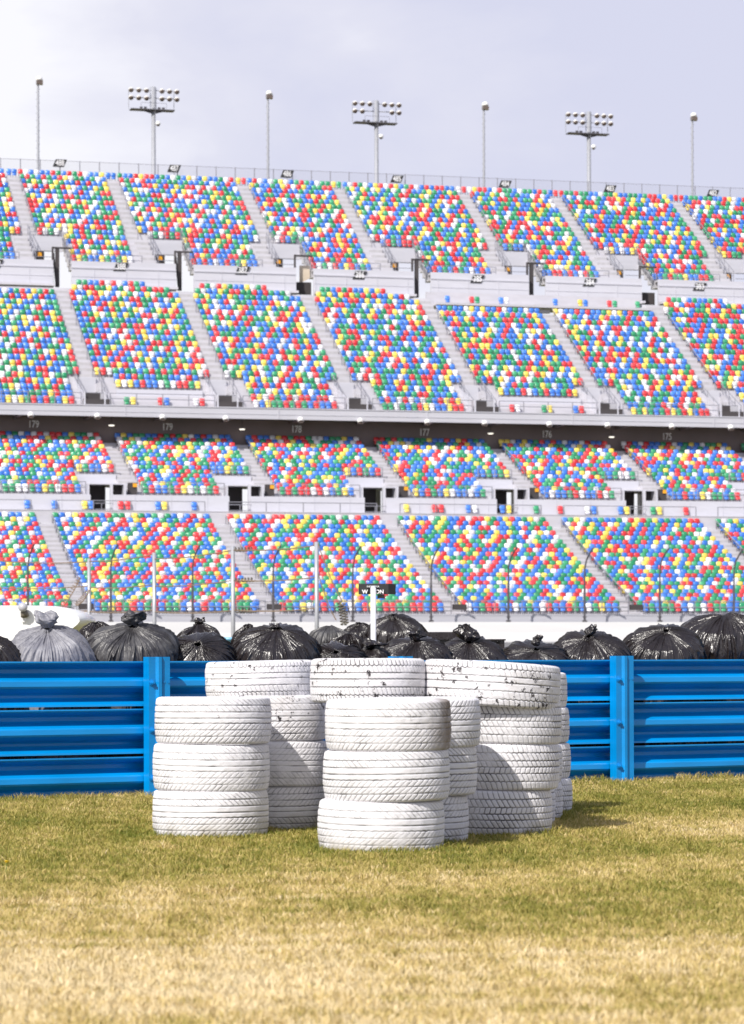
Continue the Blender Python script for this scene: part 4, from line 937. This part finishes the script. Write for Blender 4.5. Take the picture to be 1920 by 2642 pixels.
bag(1068, 1640, 170, .60, 'black', 'black bag with a pointed knot right of the white post', 108, 'tuft', .24, tip=0.5, kx=.02, knoth=.075)
bag(1215, 1640, 168, .60, 'black', 'black bag with the tallest rounded knot', 109, 'tall', .24, tip=0.55, kx=-.02, knoth=.135)
bag(1376, 1648, 178, .60, 'black', 'black bag with a small upright knot right of the tall-knotted one', 110, 'small', .22, tip=0.7, kx=.02, knoth=.085)
bag(1525, 1622, 190, .62, 'black', 'black bag with a thin finger-like knot beside the right post', 111, 'small', .27, tip=0.62, kx=-.03, knoth=.075)
bag(1702, 1607, 205, .66, 'black', 'smooth black bag folded to a peak right of the right post', 112, 'none', .30, tip=0.5, kx=.04)
bag(1862, 1577, 228, .95, 'black', 'largest smooth black bag at the right edge', 113, 'none', .36, tip=0.35, kx=.02)
bag(514, 1606, 105, 2.0, 'black', 'black bag peeking over the small glossy one', 114, 'small', .2, tip=0.2, knoth=.05)
bag(640, 1608, 70, 2.6, 'black', 'dark bag sliver left of the tall shiny one, behind it', 115, 'none', .2, tip=0.2)
bag(898, 1632, 92, 1.4, 'black', 'crumpled black bag behind the low pleated one', 116, 'none', .14, tip=0.3)
bag(250, 1602, 90, 3.2, 'black', 'dark bag in the gap between the pale and dusty bags', 117, 'none', .2)
bag(852, 1612, 108, 0, 'dusty', 'blurred dark heap left of the white post', 118, 'none', .2, tip=0.2, Zabs=31, group='far bags')
bag(927, 1604, 84, 0, 'black', 'blurred dark heap just behind the white post', 119, 'none', .22, tip=0.3, Zabs=31.3, group='far bags')
bag(1022, 1581, 142, 0, 'black', 'blurred large dark mound right of the white post', 120, 'none', .24, tip=0.4, Zabs=31, kx=-.03, group='far bags', flat=.3)
# dark slabs and a pale blue tub further back
Z = 30.0; a, b = gnd(1085, Z).x, gnd(1185, Z).x
e = thing('covered_pallet', 'low black covered pallet stack behind the knotted bags', 'pallet stack')
q = MB(); q.box(a, b, Z-.3, Z+.5, 0, zat(1652, Z)); q.build('cover', BMAT['dusty'], e); q = MB(); q.box(a-.03, b+.03, Z-.33, Z+.53, zat(1651.5, Z), zat(1632, Z)); q.build('lid', BMAT['black'], e)
q = MB(); q.box(gnd(1225, Z).x, gnd(1302, Z).x, Z, Z+.5, 0, zat(1654, Z)); q.box(gnd(1222, Z).x, gnd(1305, Z).x, Z-.03, Z+.53, zat(1653.7, Z), zat(1650, Z)); tag(q.build('black_crate', BMAT['black']), 'low black crate behind the bag with the upright knot', 'crate')
p = gnd(596, 28); q = MB(); q.lathe([(.10, 0), (.12, zat(1652, 28)), (.135, zat(1651, 28)), (.135, zat(1644, 28)), (.11, zat(1643, 28)), (.10, zat(1648, 28))], (0, 0, 0), None, 20); o = q.build('plastic_tub', M['lightblue'], None, True, p); tag(o, 'pale blue plastic tub showing between two black bags', 'tub')

# ------------------------------------------------------------------ a lone yellow flower
Z = F*EYE/(2263-HZ); p = gnd(13, Z)
e = thing('flower', 'lone yellow flower in the grass at the left edge', 'flower', p)
q = MB(); q.tube((0, 0, 0), (.004, 0, .075), .0013, seg=5); q.build('stem', mat('green_stem', (.10, .2, .03), .6), e)
q = MB()
for i in range(14):
    a = i*2*math.pi/14; c, s = math.cos(a), math.sin(a); q.add([(.004, 0, .076), (.004+.008*c-.004*s, .008*s+.004*c, .083), (.004+.016*c, .016*s, .084), (.004+.008*c+.004*s, .008*s-.004*c, .083)], [(0, 1, 2, 3)])
q.lathe([(.007, .076), (.005, .086)], (.004, 0, 0), None, 8); q.build('petals', M['flower'], e)
